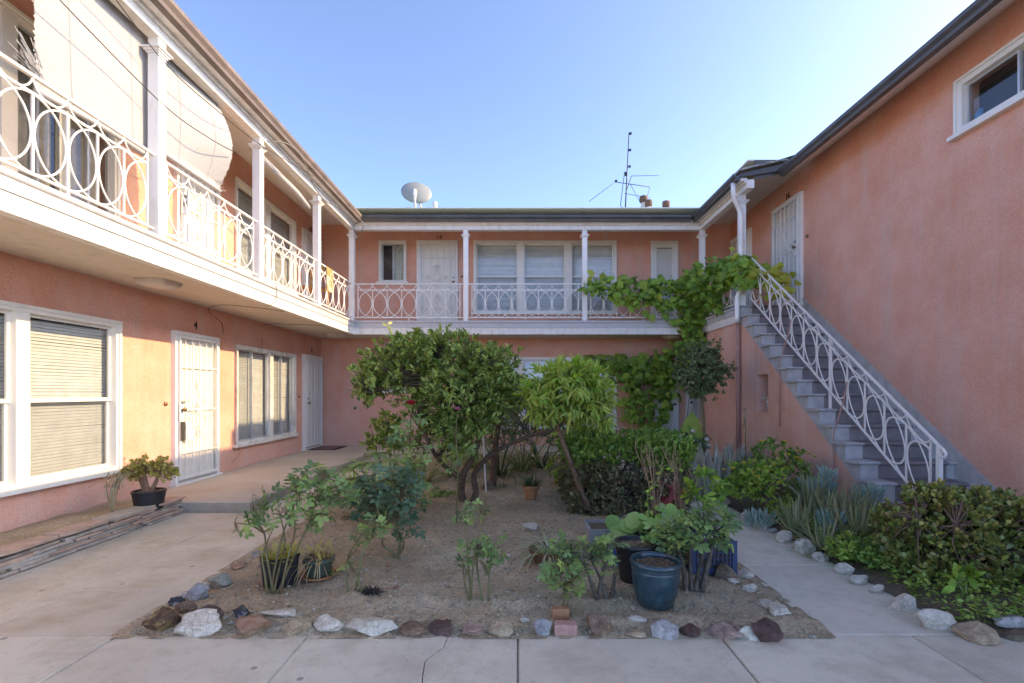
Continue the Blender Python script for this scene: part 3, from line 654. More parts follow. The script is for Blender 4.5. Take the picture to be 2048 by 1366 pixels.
m_ = MB(); m_.box((PX+.192, PY-.17, 5.055), (3.83, PY-.065, 5.10)); m_.box((PX+.1, PY-.10, 5.02), (3.93, PY-.065, 5.055)); m_.obj('eave_board', M['white'], BW)
gutter(BW, (PX+.307, PY-.17), (3.72, PY-.17), (0, -1), 5.055, M['gutter'])
m_ = MB(); m_.box((PX+.052, PY-.05, 5.40), (XR, XB, 5.42)); m_.obj('ceiling', M['ceil'], BW)
m_ = MB(); m_.add([(PX+.24, PY-.22, 5.185), (3.75, PY-.22, 5.185), (7.5, 15.0, 7.05), (-9, 15.0, 7.05)], [(0, 1, 2, 3)]); m_.obj('roof', M['roof'], BW)
# ---- right wing
RW = thing('apartment_wing', 'right wing of the pink stucco apartments, shaded blank wall above the staircase', 'building', (XR, 4, 0))
m_, rm = wallmesh(mpR, Y0, XB+.2, -.05, 5.6, [(4.30, 5.53, 4.40, 4.96)]); m_.obj('wall', M['pink'], RW); [q.obj('room_backing', M['dark'], RW) for q in rm]
window(RW, mpR, 4.27, 5.56, 4.37, 4.985, [], style='slide2', sash='alu', curtains=[(.0, .42)], casing='cream', case=.08)
m_ = MB(); m_.tube([mpR(5.44, 4.46, -.13), mpR(5.43, 4.52, -.12), mpR(5.41, 4.60, -.13)], [.05, .045, .02], 7); m_.obj('bag_behind_pane', M['blueplastic'], RW, True)
security_door(RW, mpR, 8.56, 9.525, 2.98, 4.985, -1); security_door(RW, mpR, 10.44, 11.38, 2.98, 4.98, -1); number('16', mpR, 9.05, 5.04, RW, 'R'); bell(RW, mpR, 8.44, 4.14)
m_ = MB(); m_.box((4.07, 8.62, 2.68), (XR, BY+.1, 2.945)); m_.obj('landing_slab', M['soffit'], RW)
balcony_edge(RW, (BXR, 8.62), (BXR, BY), (-1, 0), 0)
PXR = 4.036
post(RW, PXR, 8.64, 2.95, 4.94); railing(RW, (PXR, 8.64), (PXR, PY), ZF)
m_ = MB(); m_.box((PXR-.065, 8.30, 4.93), (PXR+.06, PY+.06, 5.075)); m_.obj('beam', M['white'], RW)
m_ = MB(); m_.box((PXR-.19, 8.30, 5.055), (PXR-.065, PY-.17, 5.10)); m_.box((PXR-.10, 8.30, 5.02), (PXR-.065, PY-.1, 5.055)); m_.obj('eave_board', M['white'], RW)
gutter(RW, (PXR-.19, 8.28), (PXR-.19, PY-.17), (-1, 0), 5.055, M['gutter']); gutter(RW, (4.58, Y0), (4.58, 8.24), (-1, 0), 5.10, M['gutter'])
m_ = MB(); m_.box((PXR-.05, 8.30, 5.40), (XR, PY-.052, 5.42)); m_.add([(4.58, Y0, 5.12), (4.58, 8.30, 5.12), (XR, 8.30, 5.40), (XR, Y0, 5.40)], [(0, 1, 2, 3)]); m_.obj('soffit', M['ceil'], RW)
m_ = MB(); m_.prism([(3.84, 5.10), (4.60, 5.22), (4.60, 5.335), (3.84, 5.165)], 8.26, 8.30, lambda x, z, y: (x, y, z)); m_.add([(PXR+.06,8.30,5.075),(4.7,8.30,5.2),(4.7,8.30,5.41),(PXR+.06,8.30,5.41)],[(0,1,2,3)]); m_.obj('rake_board', M['gutter'], RW)
m_ = MB()
for i in range(9):
    x0 = 3.80+i*.088; zz = 5.185+(x0-3.8)*.23; m_.prism([(x0, zz), (x0+.1, zz+.023), (x0+.1, zz+.042+random.random()*.018), (x0, zz+.022+random.random()*.015)], 8.20-random.random()*.03, 8.4, lambda x, z, y: (x, y, z))
m_.obj('roofing_edge', M['rooffelt'], RW)
m_ = MB(); m_.add([(3.83, 8.27, 5.19), (3.83, 10.30, 5.19), (7.5, 15.0, 6.65), (7.5, 8.27, 6.35)], [(0, 1, 2, 3)]); m_.add([(4.50, Y0, 5.235), (4.50, 8.27, 5.235), (9.5, 8.27, 6.75), (9.5, Y0, 6.75)], [(0, 1, 2, 3)]); m_.obj('roof', M['roof'], RW)
m_ = MB(); m_.tube([(PXR-.25, 8.42, 5.06), (PXR-.25, 8.42, 4.92), (PXR-.22, 8.46, 4.82), (PXR-.09, 8.55, 4.66), (PXR-.05, 8.56, 4.55), (PXR-.05, 8.56, 3.55), (PXR-.05, 8.56, 3.25), (PXR-.13, 8.54, 3.08), (PXR-.13, 8.54, 2.72), (PXR-.13, 8.57, 2.64)], .042, 10)
m_.obj('downspout', M['white'], RW, True)
m_ = MB(); m_.tube([(3.95, 8.60, 2.66), (3.95, 8.60, .02)], .035, 8); m_.tube([(3.95, 8.60, 1.52), (3.95, 8.60, 1.49)], .042, 8); m_.obj('drain_pipe', M['pipepink'], RW, True)
c = Vector((PXR+.35, 9.4, 5.39)); m_ = MB(); m_.lathe([(.0, -.09), (.05, -.085), (.07, -.05), (.055, -.02), (.09, -.015), (.09, 0)], 14, c); m_.obj('ceiling_lamp', M['rust'], RW, True)

m_ = MB(); m_.add([(XR, Y0, -.05), (9.5, Y0, -.05), (9.5, Y0, 6.75), (XR, Y0, 5.42)], [(0, 1, 2, 3)]); m_.add([(9.5, Y0, -.05), (9.5, 15, -.05), (9.5, 15, 6.75), (9.5, Y0, 6.75)], [(0, 1, 2, 3)]); m_.obj('end_wall', M['pink'], RW)

# ---- staircase
ST = thing('staircase', 'grey painted exterior staircase with pink side wall and white ringed railing', 'staircase', (4.5, 7, 0))
NS = 15; RI = ZF/NS; RUN = .25; YS = 5.09; SX0 = 4.0
nos = lambda y: RI+(y-YS)*RI/RUN                      # nosing line
wm = MB(); low = lambda y: max(0.0, nos(y)-.275)
def colm(y0, y1, zb, ztop0, ztop1):
    V = [(4.0, y0, zb), (4.0, y1, zb), (4.0, y1, ztop1), (4.0, y0, ztop0), (4.16, y0, zb), (4.16, y1, zb), (4.16, y1, ztop1), (4.16, y0, ztop0)]
    wm.add(V, [(0, 1, 2, 3), (7, 6, 5, 4), (0, 4, 5, 1), (3, 2, 6, 7), (0, 3, 7, 4), (1, 5, 6, 2)])
colm(5.07, 7.66, -.05, low(5.07), low(7.66)); colm(7.66, 8.03, -.05, 1.07, 1.07); colm(7.66, 8.03, 1.69, low(7.66), low(8.03)); colm(8.03, 8.60, -.05, low(8.03), low(8.60)); colm(8.60, BY, -.05, 2.66, 2.66)
wm.add([(4.32, 7.66, 1.07), (4.32, 8.03, 1.07), (4.32, 8.03, 1.69), (4.32, 7.66, 1.69)], [(0, 1, 2, 3)])
for q in ([(4.16, 7.66, 1.07), (4.32, 7.66, 1.07), (4.32, 7.66, 1.69), (4.16, 7.66, 1.69)], [(4.16, 8.03, 1.07), (4.32, 8.03, 1.07), (4.32, 8.03, 1.69), (4.16, 8.03, 1.69)], [(4.16, 7.66, 1.69), (4.32, 7.66, 1.69), (4.32, 8.03, 1.69), (4.16, 8.03, 1.69)], [(4.16, 7.66, 1.07), (4.32, 7.66, 1.07), (4.32, 8.03, 1.07), (4.16, 8.03, 1.07)]): wm.add(q, [(0, 1, 2, 3)])
wm.obj('side_wall', M['pink_stair'], ST)
m_ = MB(); m_.box((4.17, BY-.12, -.05), (XR, BY, 2.66)); m_.obj('end_wall', M['pink'], ST)
for i in range(NS):
    y = YS+i*RUN; z = (i+1)*RI; m_ = MB(); zb = max(-.05, low(y)-.02)
    bot1 = max(-.05, low(y+RUN)-.02)
    V = [(4.003-.012, y, zb), (XR, y, zb), (XR, y, z-.035), (3.991, y, z-.035), (3.991, y+RUN, bot1), (XR, y+RUN, bot1), (XR, y+RUN, z-.035), (3.991, y+RUN, z-.035)]
    m_.add(V, [(0, 1, 2, 3), (4, 7, 6, 5), (3, 2, 6, 7), (0, 3, 7, 4), (0, 4, 5, 1)]); st = m_.obj('step', M['stepgrey'], ST)
    n_ = MB(); pr = [(y+RUN+.0, z-.034), (y-.012, z-.034), (y-.032, z-.028), (y-.04, z-.017), (y-.032, z-.005), (y-.02, z), (y+RUN+.0, z)]
    x0 = 3.955
    n_.add([(x0, a, b_) for a, b_ in pr]+[(XR-.002, a, b_) for a, b_ in pr], [(k, (k+1) % 7, 7+(k+1) % 7, 7+k) for k in range(7)]+[tuple(range(7))]); n_.obj('tread', M['stepgrey'], st)
    r_ = MB(); x0, x1 = 4.20+random.uniform(-.006, .006), 4.99
    pr = [(y+RUN-.003, z+.003), (y-.022, z+.003), (y-.036, z-.003), (y-.044, z-.017), (y-.036, z-.031), (y-.014, z-.038), (y-.004, z-.05), (y-.004, z-RI+.004)]
    r_.strip([(x0, a, b_) for a, b_ in pr], [(x1, a, b_) for a, b_ in pr]); r_.obj('runner', M['runner'], st)
m_ = MB(); m_.prism([(YS-.1, 0), (YS-.1, .22), (YS, nos(YS)+.16), (8.6, nos(8.6)+.16), (8.75, 3.11), (8.75, 2.5)], 5.085, 5.097, lambda a, b_, c: (c, a, b_)); m_.obj('wall_skirt', M['stepgrey'], ST)
sl = RI/RUN
RA = (4.21, 4.79); RB = (4.14, 8.60)
rl = railing(ST, RA, RB, .05, sl, inset=.10, lowpost=False)
m_ = MB(); m_.box((4.21-.02, 4.79-.02, -.01), (4.21+.02, 4.79+.02, .86)); m_.obj('newel', M['iron'], ST)
m_ = MB(); m_.tube([(4.21, 4.81, .875), (4.21, 4.74, .83), (4.21, 4.715, .79), (4.21, 4.73, .755), (4.21, 4.765, .755), (4.21, 4.77, .785)], .014, 8); m_.obj('rail_curl', M['iron'], ST, True)
y = 6.42; m_ = MB(); m_.box((4.17, y-.014, nos(y)-.1), (4.195, y+.014, .05+(y-4.79)*sl+.80)); m_.obj('rail_post', M['iron'], ST)
for y in (6.02, 7.26):
    m_ = MB(); m_.tube([(3.965, y, max(.02, low(y)-.75)), (3.965, y, low(y)-.05), (3.972, y+.01, nos(y)-.05), (4.10, y+.02, nos(y)+.35), (4.155, y+.03, nos(y)+.6)], .008, 6)
    m_.obj('conduit', M['pipepink'], ST, True)
# ------------------------------------------------------------------ leaf shapes (x along the leaf, y across, z up), unit length
def sym(half, zf=lambda x, y: 0.0):
    """fan-free leaf from half outline [(x, y)...] with a folded midrib"""
    n = len(half); V = [(x, 0, zf(x, 0)) for x, y in half]+[(x, y, zf(x, y)) for x, y in half]+[(x, -y, zf(x, y)) for x, y in half]; Fc = []
    for i in range(n-1):
        for s_ in (1, 2):
            a, b_, c, d = i, i+1, s_*n+i+1, s_*n+i
            q = [a, b_, c, d] if s_ == 1 else [a, d, c, b_]
            if half[i][1] == 0: q = [v for v in q if v != d]
            if half[i+1][1] == 0: q = [v for v in q if v != c]
            Fc.append(tuple(q))
    return np.array(V, float), Fc
T_OV = sym([(0, 0), (.3, .22), (.65, .23), (1, 0)], lambda x, y: .22*y-.16*x*x)
T_CIT = sym([(0, 0), (.35, .20), (.7, .17), (1, 0)], lambda x, y: .35*y-.12*x*x)
T_LAN = sym([(0, .005), (.25, .10), (.55, .115), (.8, .07), (1, 0)], lambda x, y: .3*y-.30*x*x)
T_OBO = sym([(0, .02), (.45, .20), (.8, .27), (1, 0)], lambda x, y: .12*y+.10*x*x)
T_ROUND = sym([(0, 0), (.15, .36), (.5, .5), (.85, .35), (1, 0)], lambda x, y: .18*y-.1*x)
T_PAD = sym([(0, .012), (.3, .02), (.38, .10), (.6, .17), (.85, .12), (1, 0)], lambda x, y: .3*y-.22*x*x)
def vine_t():
    h = [(0, 0), (-.16, .14), (-.13, .36), (.10, .34), (.14, .54), (.40, .50), (.52, .30), (.74, .28), (1.0, 0)]
    out = h+[(x, -y) for x, y in h[-2:0:-1]]
    V = [(.28, 0, .03)]+[(x, y, -.30*y*y-.14*x*x) for x, y in out]; n = len(out)
    return np.array(V, float), [(0, 1+i, 1+(i+1) % n) for i in range(n)]
T_VINE = vine_t()
def blade_t(curv, wd, n=6, p=.8, keel=.35):
    V = []; Fc = []
    for i in range(n+1):
        t = i/n; a = curv*t; x = math.sin(a)/curv if abs(curv) > 1e-4 else t
        if abs(curv) > 1e-4: x = math.sin(curv*t)/curv; z = (1-math.cos(curv*t))/curv
        else: x, z = t, 0
        w_ = wd*(1-t)**p+.0015; V += [(x, -w_, z+keel*w_), (x, 0, z), (x, w_, z+keel*w_)]
    for i in range(n):
        for k in (0, 1): Fc.append((3*i+k, 3*i+k+1, 3*i+4+k, 3*i+3+k))
    return np.array(V, float), Fc
T_ALOE = [blade_t(c, .055, 6, .75, .55) for c in (.2, .5, -.35, .8)]
T_STRAP = [blade_t(c, .018, 7, .5, .3) for c in (-.6, -1.2, -1.9, -.2)]
T_SPK = [blade_t(c, .035, 4, .7, .3) for c in (-.4, .3, 0.001)]
T_GRASS = [blade_t(c, .010, 5, .5, .2) for c in (-.5, -1.0, .2)]
def merge(parts):
    V = []; Fc = []; n = 0
    for v, f in parts: V.append(v); Fc += [tuple(i+n for i in q) for q in f]; n += len(v)
    return np.concatenate(V), Fc
def placed(T, p, ang, s_, roll=0):
    v = T[0]*s_; c, n_ = math.cos(ang), math.sin(ang); v = np.stack([v[:, 0]*c-v[:, 1]*n_, v[:, 0]*n_+v[:, 1]*c, v[:, 2]], 1); return v+np.array(p), T[1]
T_RL = sym([(0, 0), (.3, .27), (.68, .25), (1, 0)], lambda x, y: .2*y-.14*x*x)
T_ROSE = merge([placed(T_RL, (.62, 0, 0), 0, .40), placed(T_RL, (.55, .01, 0), 1.05, .36), placed(T_RL, (.55, -.01, 0), -1.05, .36), placed(T_RL, (.28, .01, 0), 1.2, .30), placed(T_RL, (.28, -.01, 0), -1.2, .30),
                (np.array([(0, -.008, 0), (0, .008, 0), (.65, .004, 0), (.65, -.004, 0)]), [(0, 1, 2, 3)])])

def nrm_(a): return a/np.maximum(np.linalg.norm(a, axis=-1, keepdims=True), 1e-9)
def rdir(n): return nrm_(rng.normal(size=(n, 3)))
def basis(D, N):
    D = nrm_(D); Yv = nrm_(np.cross(N, D)); Z = np.cross(D, Yv); return D, Yv, Z
TM = {}
def tmesh(T, mat, name):
    k = (id(T), mat.name, name)
    if k not in TM:
        me = MB().add(T[0], T[1]).mesh(name, mat, True); TM[k] = me
    return TM[k]
def leaves(parent, T, mat, P, D, N, Sz, n_obj=300, name='leaf', rest='foliage', W=1.0):
    """the leaves that show largest become objects of their own, the remainder one part"""
    P = np.asarray(P, float); n = len(P)
    if n == 0: return
    D, Yv, Z = basis(np.asarray(D, float), np.asarray(N, float)); Sz = np.broadcast_to(np.asarray(Sz, float), (n,))
    d = np.linalg.norm(P-np.array([0, 0, CAMZ]), axis=1); order = np.argsort(d)
    vis = order[:n_obj]; oth = order[n_obj:]
    me = tmesh(T, mat, name); wo = worg(parent)
    for i in vis:
        o = bpy.data.objects.new(name, me); COL.objects.link(o); o.parent = parent; s_ = Sz[i]
        o.matrix_local = Matrix(((D[i, 0]*s_, Yv[i, 0]*s_*W, Z[i, 0]*s_, P[i, 0]-wo.x), (D[i, 1]*s_, Yv[i, 1]*s_*W, Z[i, 1]*s_, P[i, 1]-wo.y), (D[i, 2]*s_, Yv[i, 2]*s_*W, Z[i, 2]*s_, P[i, 2]-wo.z), (0, 0, 0, 1)))
    if len(oth):
        v = T[0]; k = len(v); q = oth
        A = P[q][:, None, :]+Sz[q][:, None, None]*(v[None, :, 0:1]*D[q][:, None, :]+W*v[None, :, 1:2]*Yv[q][:, None, :]+v[None, :, 2:3]*Z[q][:, None, :])
        m_ = MB(); m_.v = [A.reshape(-1, 3)]; m_.n = len(q)*k; m_.f = [tuple(a+j*k for a in fc) for j in range(len(q)) for fc in T[1]]
        m_.r = [np.repeat(rng.random(len(q)), k)]
        m_.obj(rest, mat, parent, True, True, kind='stuff')
def ell(x, y, rx, ry, Y, dy=None):
    s_ = Y/F; return (np.array(px(x, y, Y)), np.array([rx*s_, dy if dy else (rx+ry)/2*s_, ry*s_]))
def crown(ells, n, shell=.35, amp=.18):
    """tips through the volume of several lobes, denser towards an uneven skin"""
    vol = np.array([e[1].prod()**.66 for e in ells]); vol = vol/vol.sum(); P = []; O = []
    idx = rng.choice(len(ells), n, p=vol); U = rdir(n); rr = rng.random(n)**shell
    for i in range(n):
        c, r_ = ells[idx[i]]; u = U[i]; k = rr[i]*(1+amp*2*mnoise.noise(Vector(u*2.3+c))); P.append(c+u*r_*k); O.append(u)
    return np.array(P), nrm_(np.array(O))
def tufts(P, O, k, L, out=.6, up=.25, rnd=.7, back=.8):
    n = len(P); Pt = np.repeat(P, k, 0); Ot = np.repeat(O, k, 0); m = n*k
    t = rng.random((m, 1)); D = Ot*out+rdir(m)*rnd+np.array([0, 0, up]); Pp = Pt-Ot*t*L*back+rdir(m)*L*.18
    N = np.array([0, 0, .8])+Ot*.5+rdir(m)*.45; return Pp, nrm_(D), nrm_(N)
def branches(parent, lines, mat, name='branch', n=7):
    for pts, r0, r1 in lines:
        P = [Vector(p) for p in pts]; Q = []; rad = []
        seg = 3
        for i in range(len(P)-1):
            for k in range(seg):
                t = k/seg; p0 = P[max(i-1, 0)]; p1 = P[i]; p2 = P[i+1]; p3 = P[min(i+2, len(P)-1)]
                Q.append(.5*((2*p1)+(p2-p0)*t+(2*p0-5*p1+4*p2-p3)*t*t+(3*p1-p0-3*p2+p3)*t**3))
        Q.append(P[-1]); m = len(Q)
        for i in range(m): rad.append((r0+(r1-r0)*i/(m-1))*(1+.12*mnoise.noise(Q[i]*9)))
        m_ = MB(); m_.tube(Q, rad, n); m_.obj(name, mat, parent, True)
def twigs(parent, tips, nodes, mat, r=.004, name='twigs', frac=1.0):
    nodes = np.array(nodes); m_ = MB()
    for p in tips:
        if random.random() > frac: continue
        d = np.linalg.norm(nodes-p, axis=1); q = nodes[np.argmin(d)]; mid = (p+q)/2+rng.normal(0, .03, 3)+np.array([0, 0, .03])
        m_.tube([q, mid, p], [r*1.6, r, r*.45], 3, False)
    m_.obj(name, mat, parent, True, kind='stuff')
def PL(pts, Y, jit=0.0): return [px(x, y, Y+(random.uniform(-jit, jit) if i else 0)) for i, (x, y) in enumerate(pts)]
def gz(x, y):
    if -2.3 < x < 1.78: return bedz(x, y)
    if 2.6 < x < 4.02: return rbedz(x, y)
    return 0
def base(x, Y): X = (x-VPX)/F*Y; return Vector((X, Y, gz(X, Y)))

# ------------------------------------------------------------------ trees
def citrus():
    Y = 5.8; b_ = base(935, Y); t = thing('citrus_tree', 'broad dark-leaved citrus tree with twin trunk in the middle of the bed', 'tree', b_)
    lines = [([b_+Vector((-.03, 0, -.05)), px(922, 985, Y), px(928, 945, Y-.05), px(950, 905, Y), px(958, 860, Y+.1), px(930, 820, Y), px(905, 800, Y-.1)], .050, .022),
             ([b_+Vector((.04, .03, -.05)), px(952, 985, Y+.05), px(948, 950, Y+.05), px(975, 915, Y), px(1010, 893, Y-.1), px(1060, 872, Y-.2), px(1110, 858, Y-.2), px(1135, 835, Y-.2)], .045, .014),
             ([px(920, 955, Y), px(895, 937, Y-.1), px(872, 912, Y-.2), px(850, 870, Y-.3), px(830, 840, Y-.3)], .035, .016),
             ([px(958, 860, Y+.1), px(980, 815, Y+.2), px(1000, 770, Y+.2)], .03, .014), ([px(905, 800, Y-.1), px(860, 770, Y-.3), px(800, 765, Y-.3), px(745, 785, Y-.3)], .026, .008),
             ([px(905, 800, Y-.1), px(890, 750, Y), px(870, 710, Y)], .024, .008), ([px(930, 820, Y), px(945, 760, Y+.1), px(960, 720, Y+.1)], .024, .01), ([px(860, 770, Y-.3), px(820, 730, Y), px(790, 700, Y)], .02, .008)]
    branches(t, lines, M['bark'], 'limb', 9)
    E = [ell(795, 738, 92, 56, Y, .75), ell(880, 702, 115, 44, Y, .85), ell(985, 745, 66, 62, Y, .7), ell(905, 765, 115, 48, Y-.15, .7), ell(742, 770, 44, 42, Y-.1, .4), ell(945, 845, 62, 38, Y-.15, .42), ell(880, 838, 55, 40, Y-.25, .38), ell(915, 890, 45, 30, Y-.3, .28), ell(985, 800, 55, 50, Y-.2, .4), ell(840, 800, 60, 35, Y-.3, .35)]
    P, O = crown(E, 1800, .42, .26); nodes = [tuple(q) for l in lines for q in l[0][2:]]
    twigs(t, P, nodes, M['twig'], .0045, frac=.75)
    p, d, n = tufts(P, O, 10, .085, .7, .3, .8); leaves(t, T_CIT, M['l_citrus'], p, d, n, rng.uniform(.048, .085, len(p)))
    # upright shoots; the leftmost has its sunlit look put into the leaf colour
    for x, y, k in ((778, 655, 16), (835, 672, 10), (898, 668, 12), (985, 690, 12), (930, 690, 8), (1022, 722, 8)):
        q0 = np.array(px(x+10, y+55, Y)); q1 = np.array(px(x-4, y-14, Y)); tt = rng.random((k, 1)); P2 = q0+(q1-q0)*tt
        m_ = MB(); m_.tube([q0, (q0+q1)/2, q1], [.005, .004, .002], 4); m_.obj('shoot', M['stem'], t, True)
        leaves(t, T_CIT, M['l_citrus_sun'] if x == 778 else M['l_citrus'], P2, rdir(k)+np.array([0, 0, .9]), rdir(k)*.6+np.array([0, -.6, .5]), rng.uniform(.06, .09, k))
    for x, y in ((710, 816), (728, 806), (735, 798), (800, 860), (845, 855)):
        m_ = MB(); q = px(x, y, Y-.25); m_.lathe([(0, -.02), (.012, -.016), (.018, 0), (.013, .014), (0, .02)], 8, q); m_.obj('fruit', M['l_dark'], t, True)
citrus()
def second_trunk():
    Y = 6.7; b_ = base(986, Y); t = thing('tree', 'slim dark trunk with leafy crown just behind the citrus tree', 'tree', b_)
    L = [([b_+Vector((0, 0, -.05)), px(988, 930, Y), px(992, 880, Y), px(1000, 830, Y), px(1005, 780, Y)], .05, .03)]
    branches(t, L, M['bark'], 'trunk', 8); P, O = crown([ell(1010, 790, 55, 45, Y, .4), ell(1045, 800, 40, 35, Y, .4)], 130)
    twigs(t, P, [tuple(px(1005, 790, Y)), tuple(px(1000, 830, Y))], M['twig'])
    p, d, n = tufts(P, O, 8, .1); leaves(t, T_CIT, M['l_citrus'], p, d, n, rng.uniform(.06, .1, len(p)), 40)
    m_ = MB(); a = gpx(972, 985, .08); m_.tube([a, px(966, 865, a.y)], .011, 6); top(m_, 'stake', M['iron'], 'white garden stake standing between the two tree trunks', 'stake')
second_trunk()
def peach():
    Y = 5.15; b_ = base(1193, Y); t = thing('peach_tree', 'small peach tree with drooping lime green leaves leaning over the hedge', 'tree', b_)
    L = [([b_+Vector((0, 0, -.05)), px(1165, 990, Y), px(1148, 940, Y), px(1128, 890, Y), px(1122, 870, Y)], .036, .024), ([px(1122, 872, Y), px(1112, 845, Y), px(1100, 810, Y), px(1090, 780, Y)], .022, .008),
         ([px(1122, 872, Y), px(1140, 850, Y), px(1158, 825, Y), px(1170, 790, Y)], .018, .007), ([px(1112, 845, Y), px(1125, 800, Y), px(1140, 760, Y)], .014, .006)]
    branches(t, L, M['barkred'], 'trunk', 8)
    E = [ell(1085, 790, 42, 34, Y, .34), ell(1150, 765, 66, 40, Y, .42), ell(1192, 805, 42, 40, Y, .34), ell(1135, 740, 50, 20, Y, .3), ell(1125, 815, 66, 32, Y, .36), ell(1080, 825, 30, 22, Y, .25), ell(1205, 835, 28, 26, Y, .25)]
    P, O = crown(E, 560, .45, .3); twigs(t, P, [tuple(q) for l in L[1:] for q in l[0]], M['stem'], .003)
    p, d, n = tufts(P, O, 7, .10, .7, -.42, .75); leaves(t, T_LAN, M['l_peach'], p, d, n, rng.uniform(.075, .135, len(p)), 300)
    P2, O2 = crown([ell(1130, 745, 80, 28, Y-.1, .38), ell(1075, 785, 34, 22, Y-.15, .25), ell(1195, 775, 36, 22, Y-.1, .25)], 130, .3); p, d, n = tufts(P2, O2, 7, .08, .8, .5, .6); leaves(t, T_LAN, M['l_lime'], p, d, n, rng.uniform(.07, .11, len(p)), 120)
peach()
def backbush():
    Y = 7.6; b_ = base(1150, Y); t = thing('bush', 'rounded glossy bush rising behind the peach tree', 'bush', b_)
    branches(t, [([b_, px(1150, 850, Y), px(1150, 760, Y)], .04, .02), ([px(1150, 850, Y), px(1110, 790, Y)], .02, .008), ([px(1150, 850, Y), px(1190, 790, Y)], .02, .008)], M['bark'], 'trunk')
    P, O = crown([ell(1150, 752, 62, 30, Y, .5), ell(1115, 790, 45, 40, Y, .4), ell(1195, 790, 45, 45, Y, .4), ell(1160, 850, 60, 50, Y, .45)], 300, .3); twigs(t, P, [tuple(px(1150, 800, Y)), tuple(px(1150, 760, Y))], M['twig'], frac=.4)
    p, d, n = tufts(P, O, 8, .08); leaves(t, T_OV, M['l_lime'], p, d, n, rng.uniform(.05, .085, len(p)), 150)
backbush()
def balltree():
    Y = 8.0; b_ = base(1410, Y); t = thing('standard_tree', 'ball-headed tree on a bare slim stem beside the pink stair wall', 'tree', b_)
    branches(t, [([b_+Vector((0, 0, -.05)), px(1409, 880, Y), px(1406, 820, Y), px(1403, 770, Y)], .026, .02), ([px(1403, 790, Y), px(1380, 750, Y)], .014, .006), ([px(1403, 785, Y), px(1428, 745, Y)], .014, .006), ([px(1403, 790, Y), px(1403, 720, Y)], .014, .006)], M['cane'], 'stem')
    E = [ell(1402, 732, 50, 44, Y, .42), ell(1378, 750, 32, 32, Y-.1, .28), ell(1428, 742, 30, 34, Y, .3), ell(1400, 778, 32, 20, Y, .24), ell(1405, 700, 34, 20, Y, .3)]
    P, O = crown(E, 620, .34, .36); twigs(t, P, [tuple(px(1403, 775, Y)), tuple(px(1403, 740, Y)), tuple(px(1380, 755, Y)), tuple(px(1425, 750, Y))], M['twig'], .003, frac=.5)
    p, d, n = tufts(P, O, 9, .07, .55, -.35, .7); leaves(t, T_OV, M['l_ball'], p, d, n, rng.uniform(.045, .075, len(p)), 300)
balltree()
def hedge():
    c = np.array([1.22, 5.72, .43]); r_ = np.array([.70, .70, .50]); t = thing('hedge', 'big clipped hedge with glossy top and dark leggy sides', 'hedge', (1.2, 5.7, .05))
    def se(n, e=.55):
        u = rdir(n); p = np.sign(u)*np.abs(u)**e; p = p/np.max(np.abs(p), axis=1, keepdims=True)*(np.max(np.abs(u)**e, axis=1, keepdims=True)**.35); return p, u
    p, u = se(5200); rr = (rng.random((len(p), 1))**.22)*(1+.10*np.array([[mnoise.noise(Vector(q*2.2))] for q in p])); P = c+p*r_*rr; O = nrm_(u)
    topm = P[:, 2] > .60+.12*np.array([mnoise.noise(Vector((q[0]*3, q[1]*3, 2))) for q in P])
    branches(t, [([(1.2+dx*.2, 5.72, 0), (1.2+dx*.6, 5.7+dy, .3), (1.2+dx, 5.7+dy*2, .6)], .03, .01) for dx, dy in ((-.4, -.1), (-.15, .15), (.1, -.2), (.35, .1), (.2, -.25), (-.3, -.25))], M['twig'], 'stem')
    twigs(t, P[~topm][::3], [(1.2+a, 5.7+b_, z) for a in (-.3, 0, .3) for b_ in (-.25, .2) for z in (.2, .5)], M['twig'], .0035)
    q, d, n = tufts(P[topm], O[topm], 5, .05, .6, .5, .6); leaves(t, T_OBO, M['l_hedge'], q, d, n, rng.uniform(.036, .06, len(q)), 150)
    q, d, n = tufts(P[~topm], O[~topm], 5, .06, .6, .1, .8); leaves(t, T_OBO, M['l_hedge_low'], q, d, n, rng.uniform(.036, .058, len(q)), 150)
hedge()
